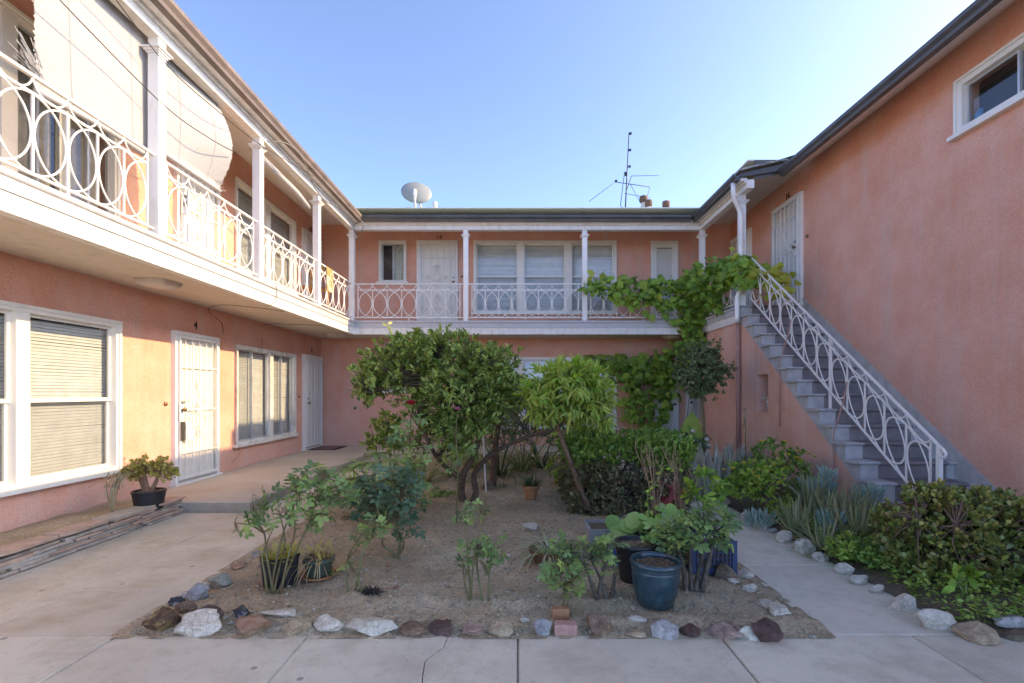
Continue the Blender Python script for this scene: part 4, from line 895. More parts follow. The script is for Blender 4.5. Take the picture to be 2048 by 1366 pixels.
def vine():
    t = thing('grape_vine', 'leafy green grapevine draped over the balcony railing, post and lower wall', 'vine', base(1380, 10.2))
    A = [(1205, 572, 34, 16, 10.33, 20), (1262, 580, 42, 24, 10.33, 34), (1320, 585, 45, 28, 10.33, 44), (1378, 585, 42, 34, 10.30, 48), (1420, 562, 34, 36, 9.7, 40), (1455, 540, 34, 26, 9.0, 36), (1490, 545, 34, 26, 8.5, 30), (1400, 615, 36, 26, 10.2, 26), (1436, 600, 22, 26, 9.4, 14), (1385, 645, 26, 26, 10.3, 22), (1402, 675, 24, 28, 10.3, 20), (1386, 700, 30, 22, 10.35, 18),
         (1195, 722, 40, 12, 11.3, 24), (1255, 735, 46, 24, 11.3, 44), (1310, 735, 42, 28, 11.25, 44), (1350, 715, 30, 26, 10.9, 26), (1290, 775, 40, 26, 11.3, 36), (1275, 812, 30, 24, 11.3, 26), (1300, 840, 24, 18, 11.3, 14), (1335, 775, 24, 26, 11.3, 20), (1330, 815, 10, 22, 11.3, 6)]
    P = []; D = []; N = []; Sz = []
    for x, y, rx, ry, Y, k in A:
        for _ in range(int(k*3.2)):
            a = random.uniform(0, 6.283); q = math.sqrt(random.random())*random.choice((1.0, 1.1, 1.35)); p = px(x+rx*q*math.cos(a), y+ry*q*math.sin(a), Y+random.uniform(-.2, .10)); P.append(p)
            D.append((random.gauss(0, .75), random.gauss(-.25, .5), -.65+random.gauss(0, .5))); N.append((random.gauss(-.15, .5), -.8+random.gauss(0, .4), .6+random.gauss(0, .4))); Sz.append(.08+.11*random.random()**1.5)
    for x, y in ((1232, 600), (1262, 612), (1290, 622), (1275, 606), (1303, 630), (1318, 610), (1345, 640), (1330, 628)): P.append(px(x, y, 10.3)); D.append((.2, -.3, -.9)); N.append((0, -1, .4)); Sz.append(.17)
    leaves(t, T_VINE, M['l_vine'], P, D, N, Sz, 300)
    P = []; D = []; N = []; Sz = []
    for x, y, rx, ry, Y, k in ((1505, 540, 30, 20, 8.5, 34), (1528, 552, 28, 18, 8.3, 30), (1552, 562, 22, 18, 8.05, 22), (1572, 582, 14, 14, 7.8, 6), (1555, 535, 14, 8, 8.1, 4), (1590, 608, 8, 8, 7.6, 2), (1192, 548, 14, 8, 10.33, 4), (1535, 585, 15, 10, 8.2, 4)):
        for _ in range(k): P.append(px(x+random.gauss(0, rx*.6), y+random.gauss(0, ry*.6), Y+random.uniform(-.1, .08))); D.append((random.gauss(.2, .6), random.gauss(-.2, .4), -.5+random.gauss(0, .5))); N.append((random.gauss(-.2, .4), -.9, .6+random.gauss(0, .3))); Sz.append(random.uniform(.10, .17))
    leaves(t, T_VINE, M['l_vine_y'], P, D, N, Sz, 120)
    st = [PL([(1178, 565), (1250, 582), (1330, 590), (1390, 590)], 10.36), [px(1390, 590, 10.36), px(1430, 565, 9.6), px(1480, 550, 8.7), px(1540, 565, 8.1), px(1592, 612, 7.6)], PL([(1390, 590), (1400, 640), (1395, 700)], 10.33), [px(1395, 700, 10.33), px(1370, 720, 10.8), px(1300, 735, 11.38), px(1200, 722, 11.40)], [px(1300, 735, 11.38), px(1285, 790, 11.4), px(1310, 860, 11.4)], PL([(1395, 700), (1380, 780), (1372, 870)], 10.36)]
    branches(t, [(s_, .012, .005) for s_ in st], M['twig'], 'stem', 5)
vine()

# ------------------------------------------------------------------ roses
def rose(label, Y, bx_, stems, clusters, mat='l_rose', r=.009, size=.125, thick=None, cat='rose bush', name='rose_bush', group='rose bushes in the sandy bed', cmat='cane'):
    b_ = base(bx_, Y); t = thing(name, label, cat, b_, group)
    L = []
    for s_ in stems:
        P = PL(s_, Y, .07); P[0].z = min(P[0].z, gz(P[0].x, P[0].y)-.02) if s_[0][1] > 1090 else P[0].z; L.append((P, thick or r, .0035))
    branches(t, L, M[cmat], 'stem', 6)
    pts = [np.array(q) for l in L for q in l[0][1:]]; Pl = []; D = []; N = []; tw = []
    for x, y, rx, ry, k in clusters:
        for _ in range(int(k*1.3)):
            a = random.uniform(0, 6.283); q = math.sqrt(random.random()); p = np.array(px(x+rx*q*math.cos(a), y+ry*q*math.sin(a), Y+random.uniform(-.10, .12))); c = np.array(px(x, y+ry*.5, Y))
            Pl.append(p); dd = (p-c); dd = dd/(np.linalg.norm(dd)+1e-6); D.append(dd*.7+rng.normal(0, .45, 3)+np.array([0, 0, -.12])); N.append(np.array([0, -.25, 1.0])+rng.normal(0, .4, 3)); tw.append(p)
    twigs(t, tw, pts, M[cmat], .0028, 'petioles')
    Pl = np.array(Pl); D = nrm_(np.array(D)); Sz = rng.uniform(size*.85, size*1.3, len(Pl)); leaves(t, T_ROSE, M[mat], Pl-D*Sz[:, None]*.35, D, N, Sz, 300); return t
def blossom(parent, p, mat, r):
    for k in range(11):
        a = k*2.4; el = .2+.09*k; me = tmesh(T_ROUND, M[mat], 'petal'); o = bpy.data.objects.new('petal', me); COL.objects.link(o); o.parent = parent
        o.location = Vector(p)-worg(parent); o.rotation_euler = (random.uniform(-.3, .3), -el, a); o.scale = (r, r, r)
rose('bushy rose with long bare canes in front of the black nursery pot', 3.2, 545, [[(548, 1192), (533, 1110), (528, 1065), (505, 1030)], [(540, 1190), (555, 1110), (575, 1040), (600, 985)], [(552, 1188), (580, 1130), (600, 1085), (620, 1040), (632, 1000), (640, 950)], [(545, 1185), (560, 1130), (570, 1080), (560, 1030)], [(535, 1180), (530, 1150), (525, 1110), (545, 1060)], [(560, 1185), (575, 1120), (590, 1060), (585, 1010)], [(528, 1065), (500, 1050), (470, 1046)]],
     [(505, 1035, 24, 14, 6), (540, 1012, 28, 24, 9), (590, 985, 34, 28, 14), (630, 955, 30, 22, 12), (650, 1005, 34, 30, 14), (560, 1040, 25, 20, 6), (612, 1045, 30, 25, 8), (478, 1060, 14, 14, 3), (680, 1000, 28, 22, 12), (660, 970, 26, 20, 8), (700, 985, 22, 18, 8)])
t = rose('young rose leaning from a black shaggy root stump', 3.2, 728, [[(726, 1192), (712, 1150), (695, 1120), (712, 1085), (735, 1050)], [(710, 1146), (725, 1110), (745, 1075)], [(697, 1122), (690, 1128)]], [(745, 1058, 30, 22, 14), (722, 1075, 16, 14, 4), (690, 1130, 12, 8, 2)], size=.10)
def rootball(parent, c, r, n=70):
    m_ = MB()
    for _ in range(n):
        d = rdir(1)[0]; d[2] = abs(d[2])*.5; q = np.array(c)+d*r*.4*np.array([1.6, 1, 1]); m_.tube([q, q+d*r*np.array([1.2, .9, .5])+rng.normal(0, r*.2, 3)], [r*.12, r*.03], 4)
    m_.obj('root_stump', M['stump'], parent, kind='stuff')
rootball(t, base(742, 3.2)+Vector((0, 0, .01)), .05)
rose('dark-leaved rose with a twisted stub base at the sandy patch', 3.85, 790, [[(793, 1126), (785, 1105), (765, 1090), (768, 1060), (775, 1020)], [(793, 1112), (800, 1080), (790, 1040), (800, 990)], [(790, 1118), (806, 1095), (808, 1078)], [(768, 1060), (755, 1020), (745, 985)]],
     [(770, 1020, 46, 22, 22), (812, 1055, 22, 22, 12), (735, 1000, 36, 22, 16), (795, 985, 36, 26, 16), (815, 955, 24, 22, 8), (700, 1020, 20, 18, 8), (760, 960, 40, 24, 18), (830, 1000, 20, 26, 10), (720, 975, 30, 20, 10)], 'l_rose_d', thick=.014, size=.14)
rose('two-tiered rose on thin paired canes at front centre', 3.1, 958, [[(945, 1198), (938, 1150), (935, 1100), (930, 1050), (928, 1030)], [(940, 1160), (950, 1100), (962, 1060), (970, 1030)], [(977, 1208), (978, 1150), (985, 1105)], [(966, 1203), (955, 1145), (950, 1105)], [(940, 1196), (928, 1160), (925, 1120)]],
     [(930, 1042, 16, 14, 4), (950, 1026, 28, 14, 11), (945, 1095, 20, 18, 6), (990, 1100, 26, 22, 14), (960, 1110, 24, 18, 8), (925, 1130, 12, 18, 4), (975, 1132, 14, 14, 4)], size=.10)
rose('low leafy rose behind the two brick pieces', 3.0, 1128, [[(1124, 1224), (1128, 1190), (1120, 1150)], [(1133, 1224), (1138, 1190), (1146, 1160)]], [(1118, 1150, 26, 20, 13), (1150, 1165, 24, 18, 11), (1168, 1148, 14, 14, 4), (1100, 1165, 12, 12, 3)], size=.105)
rose('rose with one thick leaning trunk left of the teal pot', 3.12, 1213, [[(1216, 1206), (1207, 1175), (1195, 1145), (1182, 1118)], [(1222, 1195), (1228, 1165), (1226, 1135)], [(1195, 1145), (1165, 1120), (1140, 1105)], [(1195, 1140), (1212, 1110), (1218, 1090)]], [(1130, 1100, 32, 20, 16), (1178, 1110, 38, 24, 22), (1215, 1092, 32, 18, 12), (1224, 1132, 12, 14, 4), (1120, 1125, 18, 12, 5)], thick=.017, size=.115, cmat='twig')
rose('large old rose with several gnarled trunks right of the teal pot', 3.25, 1388, [[(1372, 1188), (1366, 1130), (1352, 1095), (1335, 1070)], [(1390, 1190), (1398, 1140), (1408, 1095), (1400, 1050)], [(1402, 1188), (1418, 1120), (1432, 1070), (1450, 1045)], [(1384, 1188), (1380, 1120), (1385, 1065)], [(1396, 1190), (1408, 1150), (1412, 1118)]],
     [(1330, 1072, 30, 24, 18), (1380, 1060, 44, 28, 32), (1420, 1040, 44, 26, 28), (1452, 1060, 24, 30, 16), (1350, 1102, 28, 18, 10), (1405, 1090, 28, 16, 8)], 'l_rose', thick=.019, size=.12, cmat='twig')
t = rose('tall single-cane rose carrying a red bloom in front of the citrus', 4.6, 818, [[(820, 1062), (822, 960), (820, 880), (822, 815)], [(822, 960), (845, 930), (850, 900)]], [(812, 868, 26, 10, 7), (834, 905, 26, 16, 9), (812, 935, 28, 14, 8), (832, 962, 24, 18, 8), (850, 985, 18, 18, 6), (825, 838, 14, 8, 3)], size=.15)
blossom(t, px(822, 810, 4.5), 'petal', .058)
t = rose('slender rose with a single pink bloom against the citrus crown', 4.75, 912, [[(912, 1045), (916, 940), (912, 870), (915, 824)]], [(905, 870, 20, 14, 5), (925, 900, 18, 14, 5), (900, 930, 14, 14, 4)], size=.14); blossom(t, px(915, 820, 4.70), 'petalpink', .036)

# ------------------------------------------------------------------ shrubs and perennials of the central bed
def bigleaf():
    Y = 4.9; b_ = base(765, Y); t = thing('broadleaf_shrub', 'shrub with whorls of large drooping olive leaves beside the left walkway', 'shrub', b_)
    W_ = [(712, 955), (742, 925), (775, 935), (800, 950), (730, 985), (765, 975), (812, 985), (705, 1000), (745, 1010), (785, 1010), (760, 950), (720, 925), (690, 975), (755, 905), (790, 915), (815, 930), (735, 955), (780, 960), (700, 935), (825, 960), (770, 1000), (715, 975)]; L = []; P = []; D = []; N = []
    for x, y in W_:
        q = px(x, y, Y+random.uniform(-.25, .25)); L.append(([b_+Vector((random.gauss(0, .03), 0, -.02)), (b_+q)/2+Vector((random.gauss(0, .04), 0, .05)), q], .012, .005)); a0 = random.random()*6
        for k in range(9):
            a = a0+k*.70; P.append(q); D.append((math.cos(a), math.sin(a), random.uniform(-.55, .25))); N.append((-.2*math.cos(a), -.2*math.sin(a), 1))
    branches(t, L, M['stem'], 'stem', 5); leaves(t, T_OV, M['l_big'], P, D, N, rng.uniform(.12, .21, len(P)), 300)
bigleaf()
def clump(name, label, x, Y, T, mat, n, L, lean=(.15, 1.1), cat='plant', group=None, spread=.05, zoff=0.0, at=None, name_leaf='leaf', single=60, cen=.0):
    b_ = at or base(x, Y); t = thing(name, label, cat, b_, group); per = {}
    for i in range(n):
        a = i*2.399+random.gauss(0, .2); th = lean[0]+(lean[1]-lean[0])*math.sqrt((i+.5)/n)+random.gauss(0, .08); s_ = random.uniform(L*.7, L*1.1); k = random.randrange(len(T))
        D = (math.sin(th)*math.cos(a), math.sin(th)*math.sin(a), math.cos(th)); N = (-math.cos(th)*math.cos(a), -math.cos(th)*math.sin(a), math.sin(th)); rr = spread*math.sqrt(random.random())
        per.setdefault(k, []).append((b_+Vector((rr*math.cos(a), rr*math.sin(a), zoff)), D, N, s_))
    for k, q in per.items(): leaves(t, T[k], M[mat], [v[0] for v in q], [v[1] for v in q], [v[2] for v in q], [v[3] for v in q], single, name_leaf)
    return t
clump('agave', 'bright green agave rosette at the porch edge behind the shrub', 716, 6.5, T_ALOE, 'l_agave', 26, .42, (.1, 1.2), 'agave')
def shrub(name, label, Y, x, E, k, T, mat, sz, n_tip, cat='shrub', nobj=120, stem='stem', group=None, up=.3, shell=.35, per=7):
    b_ = base(x, Y); t = thing(name, label, cat, b_, group); P, O = crown(E, n_tip, shell); c0 = E[0][0]
    branches(t, [([b_+Vector((random.gauss(0, .04), random.gauss(0, .04), -.02)), (b_+Vector(e[0]))/2+Vector((random.gauss(0, .03), 0, 0)), Vector(e[0])], .010, .005) for e in E], M[stem], 'stem', 5)
    nodes = [tuple(e[0]) for e in E]+[tuple((np.array(b_)+e[0])/2) for e in E]; twigs(t, P, nodes, M[stem], .0028)
    p, d, n = tufts(P, O, per, sz, .6, up, .7); leaves(t, T, M[mat], p, d, n, rng.uniform(sz*.7, sz*1.2, len(p)), nobj); return t
shrub('leafy_shrub', 'loose yellow-green shrub left of the citrus, below its lowest branch', 6.4, 785, [ell(775, 850, 38, 30, 6.4, .3), ell(800, 885, 36, 28, 6.4, .3), ell(750, 880, 24, 24, 6.4, .25), ell(840, 880, 26, 30, 6.4, .25)], 0, T_OV, 'l_citrus', .08, 110)
for i, (x, Y, L, n, lab) in enumerate(((850, 7.2, .75, 34, 'tall strappy clump behind the citrus, left of its trunk'), (905, 7.6, .8, 34, 'strappy clump directly behind the twin citrus trunk'), (800, 7.4, .8, 28, 'tall strappy clump nearest the porch step'), (1000, 7.6, .85, 40, 'strappy clump right of the white stake'), (1045, 7.9, .95, 44, 'tallest strappy clump behind the terracotta pot'), (1085, 8.2, .9, 40, 'strappy clump under the peach leaves'), (955, 8.4, .9, 36, 'strappy clump half hidden behind the dark trunk'))):
    clump('strap_leaf_plant', lab, x, Y, T_STRAP, 'l_strap' if i < 3 else ('l_dark' if i % 2 else 'l_strap'), n, L, (.1, .95), 'plant', 'strap-leaved clumps at the back of the bed', .12, single=44)
shrub('dark_shrub', 'dense dark shrub closing the back of the bed below the windows', 9.2, 1040, [ell(1040, 850, 60, 40, 9.2, .5), ell(1100, 860, 45, 35, 9.2, .5), ell(980, 855, 50, 40, 9.2, .5), ell(900, 860, 50, 35, 9.2, .5)], 0, T_OV, 'l_ball', .09, 240)
shrub('small_bush', 'small bright green bush between the terracotta pot and hedge', 7.0, 1118, [ell(1115, 935, 24, 26, 7.0, .2), ell(1130, 960, 20, 18, 6.9, .2)], 0, T_OV, 'l_lime', .06, 50, 'bush', 100, per=6)
clump('grass_tuft', 'small dry grass tuft on the soil left of the citrus trunk', 880, 6.3, T_GRASS, 'l_strap', 40, .24, (.2, 1.3), 'grass', None, .04)
clump('grass_tuft', 'dark grass tuft at the foot of the slim dark trunk', 1005, 6.6, T_GRASS, 'l_dark', 40, .22, (.2, 1.3), 'grass', None, .05)
def weeds(label, x, y, rx, n, sz, mat='l_geran'):
    p = gpx(x, y, .07); t = thing('weeds', label, 'weeds', p); s_ = p.y/F; P = []; D = []
    for _ in range(n):
        a = random.uniform(0, 6.28); q = math.sqrt(random.random())*rx*s_; X, Yy = p.x+q*math.cos(a), p.y+q*.6*math.sin(a); P.append((X, Yy, gz(X, Yy)+random.uniform(.005, .05))); D.append((math.cos(a*3), math.sin(a*3), random.uniform(-.2, .5)))
    m_ = MB()
    for q in P[::4]: m_.tube([(q[0], q[1], gz(q[0], q[1])), q], .002, 3, False)
    m_.obj('stalks', M['stem'], t, kind='stuff'); leaves(t, T_OV, M[mat], P, D, rng.normal(0, .3, (n, 3))+np.array([0, 0, 1]), rng.uniform(sz*.7, sz*1.2, n), 80)
weeds('heap of pulled green weeds lying left of the citrus trunk', 882, 990, 34, 90, .06); weeds('few low weeds by the foot of the hedge', 1130, 985, 22, 40, .04)
weeds('tiny weed sprouting beside the green pot saucer', 665, 1152, 7, 10, .03)

# ------------------------------------------------------------------ pots
def potmesh(prof, n, c, flute=0, fr=0.0):
    m_ = MB(); V = []
    for r_, z in prof:
        for k in range(n):
            a = 2*math.pi*k/n; rr = r_*(1+(fr*math.cos(flute*a) if flute else 0)); V.append((c[0]+rr*math.cos(a), c[1]+rr*math.sin(a), c[2]+z))
    return m_.add(V, [(i*n+k, i*n+(k+1) % n, (i+1)*n+(k+1) % n, (i+1)*n+k) for i in range(len(prof)-1) for k in range(n)]+[tuple(range(n-1, -1, -1))])
def pot(name, label, c, r0, r1, h, mat, soilz=.85, rim=.012, group=None, flute=0, fr=0, soil_mat='mulch', rimh=.03, n=40):
    t = thing(name, label, 'pot', c, group)
    body = [(r0*.92, 0), (r0, .006), (r0+(r1-r0)*.5, h*.5), (r1, h-rimh)]; inner = [(r1-.006, h), (r1-.012, h-.004), (r1*.93-.01, h*soilz-.02)]
    potmesh(body, 96 if flute else n, c, flute, fr).obj('body', M[mat], t, True)
    m_ = MB(); m_.lathe([(r1-.002, h-rimh-.004), (r1+rim, h-rimh), (r1+rim, h-.004), (r1+rim-.004, h), (r1-.006, h), (r1-.010, h-.004), (r1*.95-.012, h*soilz-.02)], 48, c); m_.obj('rim', M[mat], t, True)
    m_ = MB(); V = [(c[0], c[1], c[2]+h*soilz+.004)]; nr, na = 6, 28
    for i in range(1, nr+1):
        for k in range(na):
            a = 2*math.pi*k/na; q = (r1*.95-.010)*i/nr; V.append((c[0]+q*math.cos(a), c[1]+q*math.sin(a), c[2]+h*soilz+random.uniform(-.004, .008)))
    Fc = [(0, 1+k, 1+(k+1) % na) for k in range(na)]+[(1+(i-1)*na+k, 1+i*na+k, 1+i*na+(k+1) % na, 1+(i-1)*na+(k+1) % na) for i in range(1, nr) for k in range(na)]
    m_.add(V, Fc).obj('potting_soil', M[soil_mat], t); return t
c = base(1311, 3.07)
# teal glazed pot with a rolled rim, ridge and rounded belly
t = thing('glazed_pot', 'big teal glazed pot filled with bark chips at the bed front', 'pot', c); h = .285
m_ = MB(); m_.lathe([(0, 0), (.095, 0), (.11, .008), (.135, .09), (.147, .17), (.149, .215), (.152, .222), (.150, .229), (.149, .235), (.1515, .24), (.1495, .247), (.150, .252), (.160, .258), (.163, .27), (.159, .282), (.150, .287), (.141, .282), (.138, .262), (.136, .24)], 64, c); m_.obj('body', M['teal'], t, True)
m_ = MB()
for _ in range(420):
    a = random.uniform(0, 6.28); q = math.sqrt(random.random())*.132; v = oct_v*np.array([random.uniform(.006, .013), random.uniform(.003, .007), .004]); b2 = random.uniform(0, 6.28)
    v = np.stack([v[:, 0]*math.cos(b2)-v[:, 1]*math.sin(b2), v[:, 0]*math.sin(b2)+v[:, 1]*math.cos(b2), v[:, 2]], 1); m_.add(v+np.array([c.x+q*math.cos(a), c.y+q*math.sin(a), c.z+.253+random.uniform(-.004, .006)]), oct_f)
m_.lathe([(0, .249), (.137, .249)], 24, c); m_.obj('bark_chips', M['mulch'], t, kind='stuff')
c = base(1270, 3.38); pot('nursery_pot', 'black plastic pot with a seedling behind the teal pot', c, .105, .138, .27, 'blackplastic', .88)
t = thing('seedling', 'small round-leaved seedling in the black pot behind the teal pot', 'plant', c+Vector((.08, -.03, .24))); q = c+Vector((.08, -.03, .24)); P = [q+Vector((random.gauss(0, .035), random.gauss(0, .03), random.uniform(.03, .08))) for _ in range(9)]
branches(t, [([q, (q+p)/2+Vector((0, 0, .01)), p], .003, .002) for p in P], M['stem'], 'stem', 4); leaves(t, T_ROUND, M['l_geran'], P, rdir(9)+np.array([0, 0, .2]), rdir(9)*.4+np.array([0, -.3, 1]), .045)
c = base(560, 3.36); pot('nursery_pot', 'black ribbed nursery pot behind the bushy rose canes', c, .105, .122, .205, 'blackplastic', .9, .006, None, 26, .018, rimh=.018)
clump('potted_plant', 'yellow-green leafy plant in the ribbed black pot', 0, 0, [T_OV, T_LAN], 'l_jade_y', 46, .13, (.1, 1.2), 'plant', None, .08, at=c+Vector((0, 0, .17)))
c = base(638, 3.5)+Vector((0, 0, .0)); m_ = MB(); m_.lathe([(0, .002), (.115, .002), (.135, .022), (.128, .022), (.11, .008), (0, .008)], 32, c); top(m_, 'saucer', M['terracotta'], 'brown saucer under the small green pot', 'saucer', smooth=True)
pot('plastic_pot', 'small dark green pot of withered red leaves on a saucer', c+Vector((0, 0, .009)), .082, .105, .13, 'greenpot', .85, .006)
t = clump('withered_plant', 'withered reddish strap-leaved plant in the dark green pot', 0, 0, T_STRAP, 'l_deadred', 70, .27, (.1, 1.5), 'plant', None, .06, at=c+Vector((0, 0, .11)), single=80)
p0 = c+Vector((0, 0, .12)); leaves(t, T_LAN, M['l_jade_y'], [p0+Vector((random.gauss(0, .05), random.gauss(0, .05), random.uniform(0, .1))) for _ in range(30)], rdir(30)+np.array([0, 0, .8]), rdir(30), .07)
c = base(1062, 5.85); pot('terracotta_pot', 'terracotta pot with a dark spiky plant near the citrus', c, .062, .092, .168, 'terracotta', .88, .008, rimh=.04)
clump('spiky_plant', 'dark green spiky plant in the terracotta pot', 0, 0, T_SPK, 'l_dark', 120, .21, (.0, 1.25), 'plant', None, .06, at=c+Vector((0, 0, .14)), single=60)
c = base(1098, 3.8); m_ = MB(); m_.lathe([(0, .0), (.07, .003), (.13, .035), (.16, .09), (.165, .105), (.15, .1), (.12, .07), (0, .06)], 36, c)
t = thing('hanging_basket', 'brown coir basket set on the soil, holding a spider plant', 'basket', c); m_.obj('liner', M['coir'], t, True)
m_ = MB()
for k in range(26):
    a = random.uniform(3.3, 6.2); m_.tube([c+Vector((.165*math.cos(a), .165*math.sin(a), .1)), c+Vector((.15*math.cos(a+.1), .17*math.sin(a+.1), .05)), c+Vector((.12*math.cos(a+.15), .16*math.sin(a+.15), .0))], .0022, 3)
m_.obj('loose_fibres', M['coir'], t, kind='stuff')
clump('spider_plant', 'striped arching spider plant in the coir basket', 0, 0, T_STRAP[1:3], 'l_spider', 95, .30, (.1, 1.25), 'plant', None, .10, at=c+Vector((.01, 0, .07)), single=60)
def crate(label, x0, Y, w_, h, mat, ang=0.0, d=.30):
    b_ = Vector((x0+w_/2, Y+d/2, gz(x0, Y))); t = thing('milk_crate', label, 'crate', b_, 'plastic crates of plants')
    ca, sa = math.cos(ang), math.sin(ang)
    def mp(x, y, z): return (b_.x+x*ca-y*sa, b_.y+x*sa+y*ca, b_.z+z)
    hw, hd = w_/2, d/2
    for nm_, (ux, uy), L, off in (('side', (1, 0), w_, (0, -hd)), ('side', (1, 0), w_, (0, hd)), ('side', (0, 1), d-.02, (-hd, 0)), ('side', (0, 1), d-.02, (hd, 0))):
        m_ = MB(); sx, sy = off
        def bar(u0, u1, z0, z1, th=.006):
            if ux: m_.box((u0, sy-th, z0), (u1, sy+th, z1), mp)
            else: m_.box((sx-th, u0, z0), (sx+th, u1, z1), mp)
        H = L/2; bar(-H, H, 0, .045); bar(-H, H, h-.05, h); bar(-H, -H+.035, .045, h-.05); bar(H-.035, H, .045, h-.05)
        n = int(L/.034); z0, z1 = .045, h-.05
        for k in range(1, n): u = -H+.02+(L-.04)*k/n; bar(u-.004, u+.004, z0, z1, .004)
        nz = int((z1-z0)/.034)
        for k in range(1, nz): z = z0+(z1-z0)*k/nz; bar(-H+.035, H-.035, z-.004, z+.004, .0035)
        m_.obj(nm_, mat, t)
    m_ = MB(); m_.box((-hw+.01, -hd+.01, .01), (hw-.01, hd-.01, .02), mp); m_.obj('bottom', mat, t)
    m_ = MB(); m_.box((-hw+.012, -hd+.012, .025), (hw-.012, hd-.012, h*.72), mp); m_.obj('soil_fill', M['soil2'], t); return t
crate('light blue crate behind the black pot', .70, 3.62, .32, .13, M['cratepale']); crate('dark blue crate at the edge of the right path', 1.27, 3.52, .34, .245, M['crate'], .0); crate('black crate between the two blue crates', 1.0, 3.66, .26, .2, M['blackplastic'])
c = Vector((.80, 4.2, gz(.8, 4.2))); t = thing('trough', 'long grey plastic planting trough behind the light blue crate', 'planter', c); m_ = MB()
for a, b_ in (((.60, 4.02, 0), (1.12, 4.04, .2)), ((.60, 4.34, 0), (1.12, 4.36, .2)), ((.60, 4.04, 0), (.62, 4.34, .2)), ((1.10, 4.04, 0), (1.12, 4.34, .2))): m_.box((a[0], a[1], c.z), (b_[0], b_[1], c.z+b_[2]))
m_.obj('walls', M['greyplastic'], t); m_ = MB(); m_.box((.62, 4.04, c.z+.01), (1.10, 4.34, c.z+.17)); m_.obj('potting_soil', M['soil2'], t)
def roundleaf(label, x, y, rx, ry, Y, n, sz, b_, mat='l_geran'):
    t = thing('leafy_plant', label, 'plant', b_); P = []; L = []
    for _ in range(n):
        a = random.uniform(0, 6.28); q = math.sqrt(random.random()); p = px(x+rx*q*math.cos(a), y+ry*q*math.sin(a), Y+random.uniform(-.15, .15)); P.append(p)
        if _ % 2 == 0: L.append(([b_+Vector((random.gauss(0, .04), random.gauss(0, .04), 0)), (b_+p)/2+Vector((0, 0, .03)), p], .004, .0025))
    branches(t, L, M['stem'], 'stem', 4); leaves(t, T_ROUND, M[mat], P, rdir(n)*.9+np.array([0, -.3, -.1]), rdir(n)*.35+np.array([0, -.45, 1]), rng.uniform(sz*.7, sz*1.2, n), 120)
roundleaf('lush plant with wide pale green lobed leaves left of the dry stalks', 1252, 1075, 48, 26, 3.95, 46, .14, Vector((.88, 4.05, .2)))
roundleaf('round-leaved green plant around the foot of the dry stalks', 1325, 1045, 34, 36, 3.85, 60, .085, Vector((1.15, 3.8, .15)))
def drystalks():
    b_ = Vector((1.12, 3.86, .12)); t = thing('dry_stalks', 'tall bare reddish-brown stalks rising from the crates', 'plant', b_); L = []
    for x0, x1, y1 in ((1308, 1282, 905), (1310, 1290, 890), (1312, 1298, 895), (1314, 1305, 900), (1316, 1322, 930), (1311, 1270, 895), (1318, 1330, 960)): L.append((PL([(x0, 1075), (x0-2+random.gauss(0, 3), 1000), (x1, y1)], 3.86, .05), .006, .002))
    for x1, y1 in ((1335, 900), (1322, 893), (1345, 915), (1362, 930), (1310, 920), (1350, 890), (1328, 905)): L.append((PL([(1365+random.gauss(0, 4), 1030), (1352+random.gauss(0, 4), 970), (x1, y1)], 4.1, .05), .006, .002))
    branches(t, L, M['dry'], 'stalk', 5); m_ = MB()
    for P, _, _ in L:
        for k in range(7):
            q = P[1].lerp(P[2], random.random()); m_.tube([q, q+Vector((random.gauss(0, .02), random.gauss(0, .02), random.uniform(.04, .11)))], [.0022, .0008], 3)
    m_.obj('side_twigs', M['dry'], t, kind='stuff')
    g = PL([(1300, 1040), (1295, 985), (1316, 960), (1330, 930), (1365, 945)], 3.8); branches(t, [(g, .005, .003)], M['stem'], 'green_shoot', 5); k = 26
    P = [g[i].lerp(g[i+1], random.random())+Vector((random.gauss(0, .02), 0, random.gauss(0, .02))) for _ in range(k) for i in (random.randrange(4),)]; leaves(t, T_OV, M['l_lime'], P, rdir(k), rdir(k)+np.array([0, -.5, .6]), .05)
drystalks()
b_ = Vector((1.36, 4.2, .1)); t = thing('red_leaf_plant', 'dark red-leaved plant standing behind the old rose', 'plant', b_); s_ = PL([(1345, 1060), (1344, 1020), (1342, 985)], 4.2); branches(t, [(s_, .012, .006)], M['l_red'], 'stem', 6)
P = [px(1344+random.gauss(0, 10), 985+random.gauss(0, 14), 4.2+random.gauss(0, .05)) for _ in range(16)]; leaves(t, T_OV, M['l_red'], P, rdir(16)+np.array([0, 0, -.1]), rdir(16)*.4+np.array([0, -.4, 1]), .11)
shrub('leafy_plant', 'upright plant with serrated green leaves above the old rose', 4.0, 1395, [ell(1390, 985, 26, 26, 4.0, .1), ell(1410, 950, 26, 14, 4.0, .1), ell(1430, 990, 22, 20, 4.0, .1)], 0, T_OV, 'l_vine', .085, 26, 'plant', 120, per=5)
